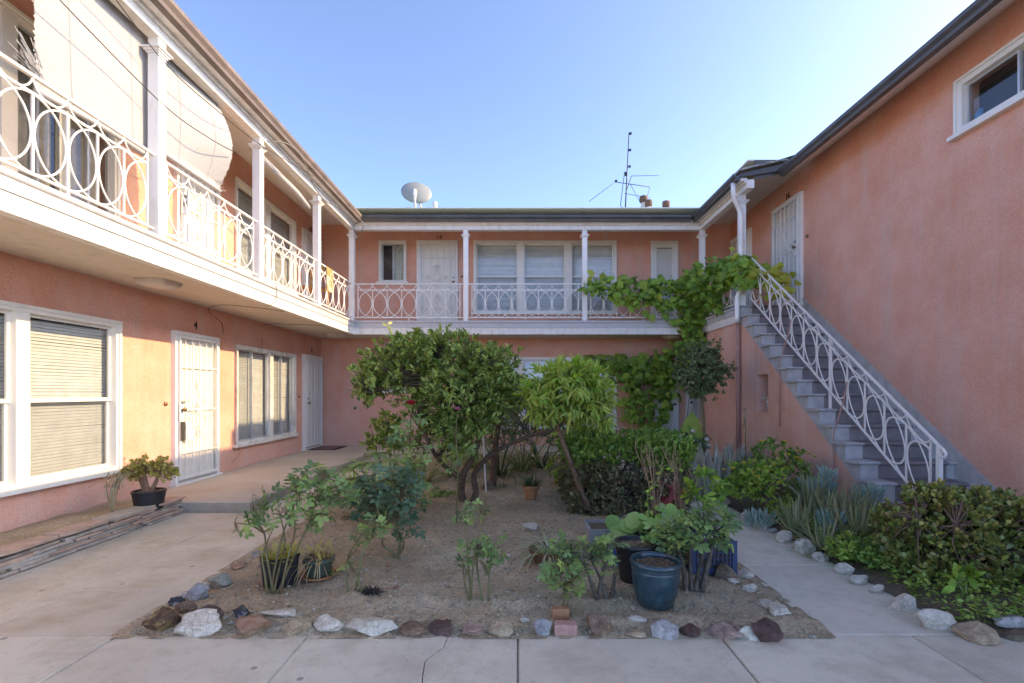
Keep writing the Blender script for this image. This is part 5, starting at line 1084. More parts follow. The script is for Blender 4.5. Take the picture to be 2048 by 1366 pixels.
# ------------------------------------------------------------------ right bed
AL = 'aloes in the bed below the stairs'
for x, Y, L, n, lab in ((1402, 7.0, .62, 30, 'grey aloe clump at the far end beside the ball-headed tree'), (1432, 6.7, .62, 32, 'grey aloe clump just right of the ball-headed tree stem'), (1462, 7.2, .60, 30, 'grey aloe clump in front of the pink drain pipe'), (1418, 6.2, .5, 26, 'grey aloe clump closest to the path edge at the far end'), (1492, 7.6, .55, 24, 'thin grey aloe clump against the stair wall')):
    clump('aloe', lab, x, Y, T_ALOE[:2]+T_ALOE[3:], 'l_aloe_g', int(n*1.5), L, (.05, .62), 'aloe', AL, .14)
for x, Y, L, n, ln, lab in ((1592, 4.62, .40, 24, (.08, .85), 'large grey-green aloe rosette behind the white edging rocks'), (1668, 4.75, .46, 26, (.05, .75), 'upright aloe right of the large aloe rosette'), (1648, 4.2, .34, 26, (.2, 1.2), 'low spreading aloe nearest the path rocks'), (1718, 4.35, .44, 26, (.1, .9), 'aloe leaning against the jade bush'), (1625, 5.3, .46, 22, (.05, .7), 'aloe standing behind the large aloe rosette'), (1700, 5.0, .4, 20, (.05, .8), 'aloe at the foot of the lowest steps')):
    clump('aloe', lab, x, Y, T_ALOE, 'l_aloe', int(n*1.4), L, ln, 'aloe', AL, .07)
clump('grass_tuft', 'fine green grass tuft among the aloes near the path', 1640, 4.05, T_GRASS, 'l_strap', 80, .22, (.2, 1.4), 'grass', None, .1)
def sticks(label, x, Y, h, r_, n):
    b_ = base(x, Y); t = thing('stick_succulent', label, 'succulent', b_, 'blue-green stick succulents'); m_ = MB()
    for _ in range(n):
        a = random.uniform(0, 6.28); q = math.sqrt(random.random()); z0 = h*random.random()*.85; p = b_+Vector((r_*q*math.cos(a), r_*q*math.sin(a), z0)); d = Vector((math.cos(a)*.6*q, math.sin(a)*.6*q, 1)).normalized()
        L = random.uniform(.05, .09); m_.tube([p, p+d*L*.6, p+d*L], [.006, .0065, .001], 5, False, random.random())
    m_.obj('fleshy_leaves', M['l_blue'], t, True, True, kind='stuff')
sticks('blue-green stick succulent mound left of the large aloe', 1522, 4.95, .16, .14, 200); sticks('tall stick succulent against the stair wall by the conduit', 1655, 5.6, .5, .09, 260); sticks('stick succulent between the two upright aloes', 1625, 5.45, .36, .12, 260); sticks('stick succulent at the bottom step edge', 1738, 5.2, .34, .13, 280); sticks('low stick succulent hidden behind the spreading aloe', 1665, 4.55, .2, .12, 160)
Y = 5.55; t = shrub('flowering_bush', 'lime green bush with small yellow flowers beside the path', Y, 1510, [ell(1490, 945, 36, 26, Y, .3), ell(1540, 945, 34, 26, Y, .3), ell(1505, 975, 46, 28, Y-.05, .33), ell(1460, 975, 22, 26, Y, .2)], 0, T_OV, 'l_lime', .055, 230, 'bush', 300)
def flowers(t, pts, Y, mat, r):
    for x, y in pts:
        p = px(x, y, Y)
        for k in range(5):
            o = bpy.data.objects.new('petal', tmesh(T_ROUND, M[mat], 'petal')); COL.objects.link(o); o.parent = t; o.location = p-worg(t); o.rotation_euler = (random.uniform(-.4, .4), -.5, k*1.257); o.scale = (r, r, r)
flowers(t, [(1448, 940), (1465, 938), (1488, 926), (1508, 922), (1462, 924), (1506, 946), (1514, 954), (1548, 930), (1530, 935), (1560, 965)], Y-.42, 'yellow', .030)
Y = 6.3; t = shrub('flowering_bush', 'looser taller bush with yellow trumpet flowers against the stair wall', Y, 1570, [ell(1545, 890, 24, 14, Y, .2), ell(1590, 915, 30, 18, Y, .25), ell(1565, 930, 40, 24, Y, .3), ell(1610, 940, 16, 22, Y, .2), ell(1520, 910, 18, 20, Y, .2)], 0, T_OV, 'l_hedge', .06, 120, 'bush', 200)
flowers(t, [(1522, 884), (1572, 884), (1555, 905), (1552, 912), (1594, 902), (1618, 908), (1592, 916), (1630, 914), (1570, 935), (1575, 910), (1600, 922)], Y-.3, 'yellow', .038)
m_ = MB(); a = base(1490, 7.3); m_.tube([a, px(1491, 860, 7.3), px(1490, 815, 7.3)], [.008, .007, .003], 5)
for k in range(26): q = px(1490, 815+k*1.6, 7.3); m_.tube([q, q+Vector((random.gauss(0, .02), random.gauss(0, .02), -.015))], .004, 4)
top(m_, 'flower_stalk', M['stem'], 'single tall thin aloe flower stalk in front of the pink wall', 'flower stalk')
def jade():
    Y = 3.62; b_ = base(1905, Y); t = thing('jade_bush', 'huge bronze-tipped jade plant bush at the right edge before the stairs', 'bush', b_)
    E = [ell(1880, 1055, 95, 70, Y, .36), ell(1805, 1075, 46, 55, Y, .26), ell(1975, 1050, 80, 66, Y, .36), ell(2065, 1070, 60, 70, Y, .34), ell(1900, 1120, 110, 55, Y-.12, .3), ell(2010, 1125, 90, 60, Y-.1, .32), ell(1868, 992, 40, 26, Y, .22), ell(1930, 1005, 50, 28, Y, .25), ell(1990, 1005, 46, 22, Y, .22), ell(1790, 1040, 30, 22, Y, .18)]
    br = [([b_+Vector((dx*.2, dy*.2, -.03)), b_+Vector((dx*.6, dy*.6, .22)), b_+Vector((dx, dy, .42))], .042, .016) for dx, dy in ((-.35, -.1), (-.12, .05), (.15, -.12), (.4, .08), (.6, -.05), (-.2, -.25), (.3, -.3))]
    branches(t, br, M['barkred'], 'branch', 7); P, O = crown(E, 1700, .25, .16); twigs(t, P, [tuple(q) for l in br for q in l[0][1:]], M['barkred'], .006, frac=.6)
    hi = P[:, 2] > .30+.18*rng.random(len(P))
    p, d, n = tufts(P[~hi], O[~hi], 9, .055, .55, .35, .75); leaves(t, T_OBO, M['l_jade'], p, d, n, rng.uniform(.034, .055, len(p)), 200, W=1.15)
    p, d, n = tufts(P[hi], O[hi], 9, .05, .55, .45, .7); pk = rng.random(len(p)) < .22
    leaves(t, T_OBO, M['l_jade'], p[~pk], d[~pk], n[~pk], rng.uniform(.034, .052, (~pk).sum()), 60, W=1.15); leaves(t, T_OBO, M['l_jade_y'], p[pk], d[pk], n[pk], rng.uniform(.03, .048, pk.sum()), 40, W=1.15)
jade()
for x, Y, w_, h_, lab, mt in ((1475, 6.6, 30, 30, 'low green filler shrub between the lime bush and the drain pipe', 'l_hedge'), (1690, 3.9, 26, 22, 'small leafy green plant left of the jade bush', 'l_lime'), (1745, 3.75, 30, 26, 'leafy green plant tucked under the left side of the jade bush', 'l_hedge'), (1600, 5.9, 28, 30, 'dark green filler shrub behind the aloes at the stair wall', 'l_hedge'), (1560, 5.2, 24, 20, 'small lime green plant right of the stick succulent mound', 'l_lime')):
    yb = VPY+(CAMZ-.05)*F/Y; shrub('leafy_plant', lab, Y, x, [ell(x, yb-h_, w_, h_*.8, Y, .14), ell(x+12, yb-h_*1.5, w_*.7, h_*.6, Y, .12), ell(x-12, yb-h_*.6, w_*.7, h_*.5, Y, .12)], 0, T_OV, mt, .05, 70, 'plant', 120, per=6)
def gcover():
    P = []; D = []
    for _ in range(4200):
        y = 2.85+(5.2-2.85)*random.random()**1.4; x = random.uniform(2.66, 3.3 if y > 3.2 else 4.0); P.append((x, y, rbedz(x, y)+random.uniform(.0, .11))); D.append((random.gauss(0, 1), random.gauss(-.3, 1), random.uniform(-.2, .6)))
    o = thing('ground_cover', 'low green ground cover under the jade bush and along the rocks', 'ground cover', (2.9, 3.6, 0)); o['kind'] = 'stuff'
    leaves(o, T_OV, M['l_lime'], P[:1500], D[:1500], rng.normal(0, .35, (1500, 3))+np.array([0, -.2, 1]), rng.uniform(.025, .05, 1500), 0); leaves(o, T_OV, M['l_hedge'], P[1500:], D[1500:], rng.normal(0, .35, (2700, 3))+np.array([0, -.2, 1]), rng.uniform(.02, .045, 2700), 0)
gcover()
shrub('leafy_plant', 'broad-leaved green seedling in front of the jade bush', 3.05, 1925, [ell(1915, 1165, 26, 22, 3.05, .1), ell(1935, 1150, 18, 16, 3.05, .1)], 0, T_OV, 'l_vine', .085, 9, 'plant', 60, per=4)
def paradise():
    b_ = base(1384, 8.1); t = thing('bird_of_paradise', 'paddle-leaved bird of paradise in front of the ground-floor louvre door', 'plant', b_)
    for x, y, sx in ((1385, 826, .0), (1352, 860, -.5), (1362, 872, -.4), (1408, 862, .5), (1372, 846, -.2)):
        tip = px(x, y, 8.1); d = np.array(tip-b_); L = np.linalg.norm(d); leaves(t, T_PAD, M['l_vine'], [b_], [d/L], [(-.3, -1, .4)], [L*1.02], 10)
    b2 = base(1376, 7.8); t = thing('white_flower_bush', 'small bush with whitish flower heads below the bird of paradise', 'bush', b2); P, O = crown([ell(1372, 885, 26, 22, 7.8, .2), ell(1405, 885, 20, 18, 7.8, .2)], 60); p, d, n = tufts(P, O, 6, .06); leaves(t, T_OV, M['l_ball'], p, d, n, .07, 60)
    branches(t, [([b2, px(1372, 890, 7.8)], .008, .004), ([b2, px(1402, 888, 7.8)], .008, .004)], M['stem'], 'stem', 5)
    for x, y in ((1362, 872), (1386, 862), (1374, 880), (1414, 878), (1418, 890), (1360, 888)):
        q = px(x, y, 7.6); m_ = MB(); m_.lathe([(0, -.03), (.03, -.022), (.04, 0), (.03, .02), (0, .028)], 9, q); m_.obj('flower_head', M['whiteflower'], t)
paradise()
# ------------------------------------------------------------------ left planter
c = gpx(298, 1016, .14); c.z = .125; pot('nursery_pot', 'black ribbed pot holding the jade on the left planter', c, .125, .152, .21, 'blackplastic', .9, .007, None, 28, .016, rimh=.02)
def potjade():
    Y = c.y; t = thing('potted_jade', 'bronze-green jade plant in the black pot by door 4', 'plant', c+Vector((0, 0, .19))); b_ = c+Vector((0, 0, .18)); br = [([b_+Vector((dx*.2, 0, 0)), b_+Vector((dx*.55, dy, .12)), b_+Vector((dx, dy*1.5, .24))], .026, .012) for dx, dy in ((-.13, .0), (-.02, -.03), (.10, .03), (.16, -.02), (-.2, .03))]
    branches(t, br, M['dry'], 'branch', 8); P, O = crown([ell(280, 942, 30, 22, Y, .15), ell(305, 932, 32, 20, Y, .16), ell(325, 945, 24, 18, Y, .14), ell(260, 948, 16, 14, Y, .1)], 170, .3); twigs(t, P, [tuple(l[0][-1]) for l in br], M['dry'], .004)
    p, d, n = tufts(P, O, 8, .05, .6, .4, .6); leaves(t, T_OBO, M['l_jade_y'], p, d, n, rng.uniform(.032, .05, len(p)), 300, W=1.2)
potjade()
c = gpx(228, 1030, .14); c.z = .13
t = thing('drooping_aloe', 'tangled drooping grey-green aloe stems beside the black pot', 'plant', c); m_ = None; L = []
for k in range(11): L.append((PL([(228+random.gauss(0, 4), 1032), (226+random.gauss(0, 8), 985), (232+random.gauss(0, 12), 945), (228+random.gauss(0, 18), 975)], c.y, .06), .006, .003))
branches(t, L, M['straw'], 'stem', 5); P = []; D = []
for P_, _, _ in L:
    for k in range(9): q = P_[1].lerp(P_[2], random.random()); P.append(q); D.append((random.gauss(0, .6), random.gauss(0, .6), -.6+random.gauss(0, .5)))
leaves(t, T_STRAP[0], M['l_aloe_g'], P, D, rdir(len(P)), rng.uniform(.07, .16, len(P)), 120)
# ------------------------------------------------------------------ edging rocks, one by one
import bmesh
def rockmat(name, c1, c2, c3, scale=9, crack=.0):
    m, t, b = nm(name); v = objco(t)
    col = ramp(t, noi(t, v, scale, 6, .65), [(.30, c1), (.5, c2), (.68, c3)])
    fine = ramp(t, noi(t, v, scale*9, 4, .7), [(.3, .7), (.65, 1.1)]); col = mix(t, 1.0, col, fine, 'MULTIPLY')
    if crack:
        vo = nd(t, 'TexVoronoi', {'Vector': v, 'Scale': scale*1.6}, feature='DISTANCE_TO_EDGE'); k = ramp(t, vo.outputs[0], [(.0, crack), (.05, 0.0)]); col = mix(t, k, col, tuple(x*.3 for x in c1))
    t.links.new(col, b.inputs['Base Color']); b.inputs['Roughness'].default_value = .88; b.inputs['Specular IOR Level'].default_value = .3
    bump(t, b, noi(t, v, scale*5, 6, .7), .7, .012); return m
RM = {'white': rockmat('white_rock', (.36, .28, .20), (.60, .51, .40), (.70, .62, .51), 7, .3), 'cream': rockmat('cream_rock', (.40, .32, .24), (.60, .51, .41), (.70, .62, .52), 8, .2), 'maroon': rockmat('maroon_lava_rock', (.06, .03, .025), (.12, .06, .05), (.22, .125, .10), 12), 'brown': rockmat('brown_rock', (.09, .05, .035), (.24, .14, .09), (.36, .23, .15), 9, .3),
      'gold': rockmat('gold_mottled_rock', (.05, .03, .028), (.16, .085, .045), (.42, .28, .11), 16, .5), 'orange': rockmat('orange_tan_rock', (.25, .12, .075), (.40, .22, .14), (.48, .31, .21), 9), 'tan': rockmat('tan_rock', (.24, .14, .10), (.44, .31, .19), (.56, .43, .29), 11, .2), 'grey': rockmat('blue_grey_rock', (.17, .165, .16), (.30, .29, .28), (.46, .44, .42), 10, .2),
      'green': rockmat('greenish_grey_rock', (.15, .14, .11), (.30, .28, .22), (.40, .38, .31), 8), 'dark': rockmat('black_white_rock', (.02, .02, .022), (.05, .05, .055), (.42, .40, .38), 10), 'granite': rockmat('speckled_granite', (.20, .19, .18), (.44, .41, .38), (.58, .55, .51), 42), 'pinkbrown': rockmat('pink_brown_rock', (.12, .06, .06), (.36, .22, .17), (.50, .33, .25), 10, .2),
      'pink': rockmat('pink_brick', (.46, .21, .17), (.55, .27, .22), (.60, .34, .28), 20), 'brick': rockmat('orange_brick', (.36, .14, .07), (.46, .20, .10), (.52, .26, .15), 18), 'dirt': rockmat('soil_crusted_rock', (.11, .075, .05), (.20, .145, .10), (.28, .215, .155), 14)}
def rock(label, cx, by, w_, h, mat, flat=0, jag=.5, dp=.75, cuts=5, z=None, sub=3, name='rock', lean=0.0):
    zg = .02 if z is None else z; p = gpx(cx, by, zg); s_ = p.y/F; W, H = w_*s_/2*.93, h*s_*.76
    bm = bmesh.new(); bmesh.ops.create_icosphere(bm, subdivisions=sub, radius=1); off = Vector((random.uniform(-50, 50),)*3)
    pl = [(Vector((random.gauss(0, 1), random.gauss(0, 1), random.gauss(.2, .8))).normalized(), random.uniform(.42, .80)) for _ in range(cuts+5)]
    for v in bm.verts:
        q = v.co.copy(); k = 1+jag*.5*mnoise.noise(q*1.2+off); q = q*k
        for n, d in pl:
            e = q.dot(n)-d
            if e > 0: q -= n*e*.97
        q = q*(1+jag*.34*mnoise.noise(q*2.6+off)+jag*.24*mnoise.noise(q*6+off)+jag*.12*mnoise.noise(q*13+off)); v.co = q
    zs = [v.co.z for v in bm.verts]; xs_ = [v.co.x for v in bm.verts]; ysv = [v.co.y for v in bm.verts]
    for v in bm.verts:
        x = ((v.co.x-min(xs_))/(max(xs_)-min(xs_))-.5)*2*W; y = ((v.co.y-min(ysv))/(max(ysv)-min(ysv))-.5)*2*W*dp; zz = (v.co.z-min(zs))/(max(zs)-min(zs))
        v.co = Vector((x+lean*zz*H, y, max(zz*1.2-.2, -.15)*H))
    me = bpy.data.meshes.new(name); bm.to_mesh(me); bm.free(); me.materials.append(RM[mat]); me.polygons.foreach_set('use_smooth', [jag < .35]*len(me.polygons))
    o = bpy.data.objects.new(name, me); link(o, None, (p.x, p.y+W*dp*.4, (gz(p.x, p.y+W*dp*.4) if -2.25 < p.x < 3.9 else 0)-.10*H)); tag(o, label, 'rock'); return o
GF, GL, GR, GB = 'rocks edging the bed front', 'rocks edging the left walkway', 'white rocks along the right path', 'rocks at the bed corner by the path'
def many(group, L):
    for q in L:
        if group == GR: q = (q[0], q[1], q[2], q[3]*1.06, q[4]*1.0)+tuple(q[5:])
        o = rock(*q[:6], **(q[6] if len(q) > 6 else {})); o['group'] = group
many(GF, [('gold and brown mottled boulder at the front left corner', 318, 1260, 70, 56, 'gold'), ('pointed white boulder beside the mottled corner boulder', 398, 1262, 106, 52, 'white', dict(jag=.6, dp=.5)), ('smooth maroon stone tucked behind the pointed white boulder', 424, 1244, 52, 34, 'maroon', dict(jag=.25)), ('dark reddish stone behind the corner boulder', 365, 1234, 42, 30, 'brown'),
      ('orange-tan mound rock, largest orange one on the front edge', 498, 1264, 84, 44, 'orange', dict(jag=.35)), ('small black and white rock behind the orange mound rock', 478, 1246, 38, 30, 'dark'), ('long flat whitish slab lying behind the front row', 556, 1240, 84, 18, 'white', dict(dp=.35)), ('tan and black wedge rock between the orange mound and white rocks', 580, 1264, 62, 38, 'tan', dict(lean=.5, dp=.5)),
      ('squarish white rock with level top on the front edge', 656, 1258, 70, 36, 'white', dict(jag=.4, dp=.55)), ('longest white boulder at the front centre', 742, 1262, 116, 40, 'white', dict(jag=.4, dp=.4)), ('crumbly brown coral-like rock', 826, 1265, 62, 32, 'brown', dict(jag=.95, cuts=2)), ('dark maroon lava rock beside the coral-like rock', 880, 1262, 54, 32, 'maroon', dict(jag=.8, cuts=2)),
      ('pinkish brown knobbly rock right of the lava rock', 943, 1265, 50, 30, 'pinkbrown', dict(jag=.6)), ('golden tan knobbly rock at front centre', 1002, 1264, 54, 36, 'tan', dict(jag=.7)), ('tiny pale grey stone by the veined rock', 1048, 1247, 24, 13, 'white', dict(jag=.3)), ('tall blue-grey veined rock standing on edge', 1085, 1264, 42, 46, 'grey', dict(jag=.35, dp=.6)),
      ('big round brown and tan rock in front of the thick-trunked rose', 1204, 1264, 62, 48, 'brown', dict(jag=.45)), ('thin flat pinkish stone', 1276, 1246, 44, 12, 'cream', dict(jag=.3, dp=.5)), ('flat tan stone below the thin pinkish one', 1271, 1268, 50, 13, 'tan', dict(jag=.35, dp=.5)), ('speckled grey granite mound in front of the teal pot', 1332, 1268, 66, 42, 'granite', dict(jag=.3)),
      ('reddish maroon broken rock right of the granite', 1386, 1268, 48, 34, 'maroon', dict(jag=.7)), ('pink and cream conglomerate rock', 1450, 1270, 76, 38, 'pinkbrown', dict(jag=.75)), ('big dark red-brown boulder at the front right corner', 1538, 1276, 72, 54, 'maroon', dict(jag=.4)), ('pale bone-shaped stone leaning on the red-brown boulder', 1508, 1272, 50, 36, 'cream', dict(jag=.4, dp=.4, lean=-.6)), ('small grey flat pebble at the bed corner', 1625, 1268, 18, 9, 'green', dict(jag=.2))])
for lab, cx, by, w_, h, mt in (('broken orange brick piece under the low rose', 1122, 1246, 34, 22, 'brick'), ('pink brick lying flat on the front edge', 1132, 1268, 46, 22, 'pink')):
    p = gpx(cx, by, .015); s_ = p.y/F; a, hh = w_*s_/2, h*s_*.85; m_ = MB(); b_ = .008
    zz = gz(p.x, p.y+.03); m_.box((p.x-a, p.y, zz-.01), (p.x+a, p.y+a*1.0, zz+hh)); o = m_.obj('brick', RM[mt]); md = o.modifiers.new('bevel', 'BEVEL'); md.width = .007; md.segments = 2; tag(o, lab, 'brick')
many(GL, [('dark grey small rock behind the corner boulder on the walkway side', 350, 1208, 40, 20, 'dark'), ('blue-grey angular boulder on the walkway edge', 392, 1204, 48, 44, 'grey', dict(jag=.4)), ('greenish grey squat boulder on the walkway edge', 436, 1178, 50, 36, 'green', dict(jag=.4)), ('small white stone behind the greenish boulder', 410, 1176, 30, 18, 'white'), ('small white stone behind the blue-grey boulder', 364, 1196, 26, 18, 'cream'),
      ('low rusty red stone on the walkway edge', 474, 1142, 34, 20, 'orange'), ('low tan stone beyond the rusty red one', 493, 1124, 28, 14, 'tan'), ('small grey stone beyond the low tan one', 512, 1112, 26, 12, 'grey'), ('farthest reddish stone on the walkway edge', 530, 1104, 20, 11, 'orange')])
many(GB, [('round soil-crusted boulder in front of the dark blue crate', 1452, 1168, 46, 44, 'dirt', dict(jag=.3)), ('flat white stone at the path beside the dark blue crate', 1490, 1158, 40, 24, 'white', dict(dp=.8)), ('grey-white rock below the flat white stone', 1502, 1188, 36, 24, 'cream'), ('small pinkish chip by the crusted boulder', 1468, 1176, 24, 10, 'cream'), ('splintered white slab on the path edge', 1560, 1232, 46, 22, 'white', dict(jag=.8, dp=1.2)), ('white slab sliver beside the splintered slab', 1534, 1218, 34, 18, 'white', dict(jag=.8, dp=1.0)),
      ('broad flat pale stone lying in mid bed by the basket', 1062, 1074, 40, 22, 'cream', dict(jag=.5, dp=.8)), ('brown rock leaning at the slim dark trunk', 975, 988, 26, 26, 'dirt', dict(jag=.5)), ('tall whitish stone standing behind the lush leaves', 1270, 1078, 30, 34, 'white', dict(jag=.35)), ('grey boulder under the hedge side', 1195, 1042, 26, 22, 'dirt', dict(jag=.3))])
many(GR, [('tall pale jagged rock at the far path edge', 1496, 1040, 28, 30, 'white', dict(jag=.6)), ('small bluish white rock beside the far jagged rock', 1512, 1050, 18, 18, 'white'), ('squat pale rock in front of the stick succulent mound', 1526, 1056, 30, 20, 'cream'), ('low soil-grey rock left of the large aloe', 1546, 1062, 22, 13, 'granite'), ('rounded white rock below the large aloe', 1570, 1080, 38, 32, 'white', dict(jag=.3)), ('peaked white rock, sharpest along the path', 1612, 1102, 48, 38, 'white', dict(jag=.5)), ('cracked pale block right of the peaked white rock', 1642, 1118, 32, 26, 'cream', dict(jag=.4)),
      ('white rock above the long tan one on the path edge', 1690, 1142, 42, 28, 'white'), ('long low tan rock on the path edge', 1722, 1162, 44, 24, 'cream', dict(jag=.3)), ('small cream rock left of the two large slabs', 1758, 1180, 36, 22, 'cream'), ('upright cream slab, farther of the two large ones', 1806, 1214, 60, 46, 'cream', dict(jag=.3, dp=.45)), ('upright cream slab, nearer of the two large ones', 1876, 1252, 78, 54, 'cream', dict(jag=.3, dp=.4)), ('tan boulder at the lower right corner of the bed', 1972, 1276, 84, 40, 'tan', dict(jag=.35)), ('flat grey stone resting behind the corner boulder', 2018, 1250, 66, 26, 'granite', dict(jag=.3, dp=.7)), ('dark stone cut by the right picture edge', 2040, 1274, 50, 26, 'dirt'),
      ('knobbly white rock at the far bend of the path', 1452, 1010, 26, 24, 'white', dict(jag=.7)), ('farthest white rock on the path edge', 1432, 985, 20, 18, 'white', dict(jag=.7))])

# leaf litter and petals
m_ = MB(); P = []
for _ in range(620):
    x = random.uniform(-2.2, 1.7); y = FY+.05+4.2*random.random()**1.3; s_ = random.uniform(.014, .045); a = random.uniform(0, 6.28); v, f = placed(T_OV, (0, 0, 0), a, s_); v[:, 2] += np.abs(rng.normal(0, .003, len(v))); m_.add(v+np.array([x, y, bedz(x, y)+.010]), f, random.random())
o = m_.obj('leaf_litter', M['l_dead'], None, False, True, kind='stuff'); tag(o, 'dry fallen leaves scattered over the sandy bed', 'leaf litter')
m_ = MB()
for x, y in ((797, 1176), (775, 1180), (790, 1178), (1056, 1104), (1020, 1128), (1063, 1138), (776, 1136), (1100, 1238), (1305, 1242), (772, 1148)):
    p = gpx(x, y, .06); v, f = placed(T_ROUND, (0, 0, 0), random.uniform(0, 6), .022); m_.add(v+np.array([p.x, p.y, bedz(p.x, p.y)+.014]), f)
o = m_.obj('fallen_petals', M['petal'], None, False, kind='stuff'); tag(o, 'fallen dark red rose petals on the soil', 'petals')
m_ = MB()
for _ in range(60):
    x = random.uniform(-3.7, 2.6); y = random.choice([random.uniform(2.0, FY), random.uniform(2.0, 6)])
    if -2.3 < x < 1.78 and y > FY: continue
    s_ = random.uniform(.008, .022); v, f = placed(T_OV, (0, 0, 0), random.uniform(0, 6.28), s_); m_.add(v+np.array([x, y, .004]), f, random.random())
o = m_.obj('leaf_crumbs', M['l_dead'], None, False, True, kind='stuff'); tag(o, 'small dry leaf crumbs on the concrete paving', 'leaf litter')

# ------------------------------------------------------------------ roof things
def roofz(y): return 5.185+(y-10.28)*(7.05-5.185)/(15-10.28)
c = px(833, 385, 11.6); t = thing('satellite_dish', 'grey oval satellite dish on the back roof seen from behind', 'satellite dish', (c.x, 11.6, roofz(11.6)))
m_ = MB(); n = 40; V = []; rings = 7
tilt = Matrix.Rotation(R(-20), 3, 'X') @ Matrix.Rotation(R(12), 3, 'Z')
for k in range(2):
    for i in range(rings+1):
        q = i/rings
        for j in range(n):
            a = 2*math.pi*j/n; p = tilt @ Vector((.365*q*math.cos(a), -.10*(1-q*q)+(.012 if k else 0), .31*q*math.sin(a))); V.append(tuple(c+p))
nn = n*(rings+1); Fc = [(k*nn+i*n+j, k*nn+i*n+(j+1) % n, k*nn+(i+1)*n+(j+1) % n, k*nn+(i+1)*n+j) for k in (0, 1) for i in range(rings) for j in range(n)]+[(rings*n+j, rings*n+(j+1) % n, nn+rings*n+(j+1) % n, nn+rings*n+j) for j in range(n)]
m_.add(V, Fc).obj('reflector', M['dish'], t, True)
m_ = MB(); b0 = c+Vector((-.02, -.12, -.10)); m_.tube([b0+Vector((0, .05, .12)), b0, b0+Vector((0, .02, -.15)), Vector((c.x-.01, 11.5, roofz(11.5)-.02))], [.06, .05, .03, .03], 10); m_.obj('mast', M['ventwhite'], t, True)
m_ = MB(); m_.tube([b0+Vector((0, .0, .02)), Vector((c.x+.17, 11.75, roofz(11.75)-.02))], .022, 8); m_.obj('brace', M['ventwhite'], t, True)
m_ = MB(); m_.tube([(c.x-.16+.08*math.cos(a), 11.4, roofz(11.4)+.10+.06*math.sin(a)) for a in np.linspace(0, 12, 30)], .006, 5); m_.obj('cable_coil', M['blueplastic'], t, True)
def vent(label, x, y0, y1, w_, Y, cap, capmat='rust'):
    p0 = px(x, y1, Y); p1 = px(x, y0, Y); r_ = w_/2*Y/F; t = thing('vent_pipe', label, 'vent', (p0.x, Y, roofz(Y)), 'pipes on the back roof'); m_ = MB(); m_.tube([(p0.x, Y, roofz(Y)-.05), (p0.x, Y, p1.z-.02)], r_, 14); m_.obj('pipe', M['ventwhite'], t, True)
    if cap:
        m_ = MB(); z = p1.z; m_.lathe([(r_*1.02, -.16), (r_*1.45, -.13), (r_*1.5, -.03), (r_*1.35, 0), (0, .01)], 16, (p0.x, Y, z)); m_.obj('cap', M[capmat], t, True)
vent('tallest rusty-capped white flue on the back roof', 1287, 393, 430, 11, 11.6, True); vent('shorter rusty-capped flue beside the tallest one', 1297, 401, 430, 10, 11.3, True); vent('lone rusty-capped flue farthest right on the roof', 1332, 403, 430, 10, 11.4, True); vent('small white capped vent right of the satellite dish', 870, 405, 425, 7, 11.9, True, 'white'); vent('thin plain vent pipe at the left end of the roof', 744, 417, 428, 4, 11.5, False)
Y = 12.5; b_ = px(1250, 420, Y); t = thing('tv_antenna', 'dark spindly television antenna on the back roof', 'antenna', (b_.x, Y, roofz(Y)))
m_ = MB(); m_.tube([(b_.x, Y, roofz(Y)-.05), px(1253, 370, Y), px(1258, 265, Y)], [.018, .016, .012], 6); m_.obj('mast', M['antenna'], t, True)
for nm_, pts in (('arm', [(1230, 364), (1300, 374)]), ('element', [(1178, 403), (1230, 364)]), ('element', [(1263, 352), (1319, 351)]), ('boom', [(1251, 387), (1263, 352)]), ('element', [(1250, 387), (1301, 396)]), ('element', [(1300, 374), (1293, 398)]), ('boom', [(1241, 411), (1249, 345)]), ('element', [(1241, 411), (1252, 421)]), ('element', [(1261, 369), (1280, 404)])):
    m_ = MB(); m_.tube([px(x, y, Y+.06*math.sin(x)) for x, y in pts], .010 if nm_ != 'element' else .007, 5); m_.obj(nm_, M['antenna'], t, True)
for x, y in ((1259, 267), (1258, 300), (1257, 333), (1230, 362), (1250, 350), (1249, 346)):
    m_ = MB(); q = px(x+2, y, Y); m_.box((q.x-.03, q.y-.02, q.z-.025), (q.x+.03, q.y+.02, q.z+.025)); m_.obj('insulator', M['antenna'], t)

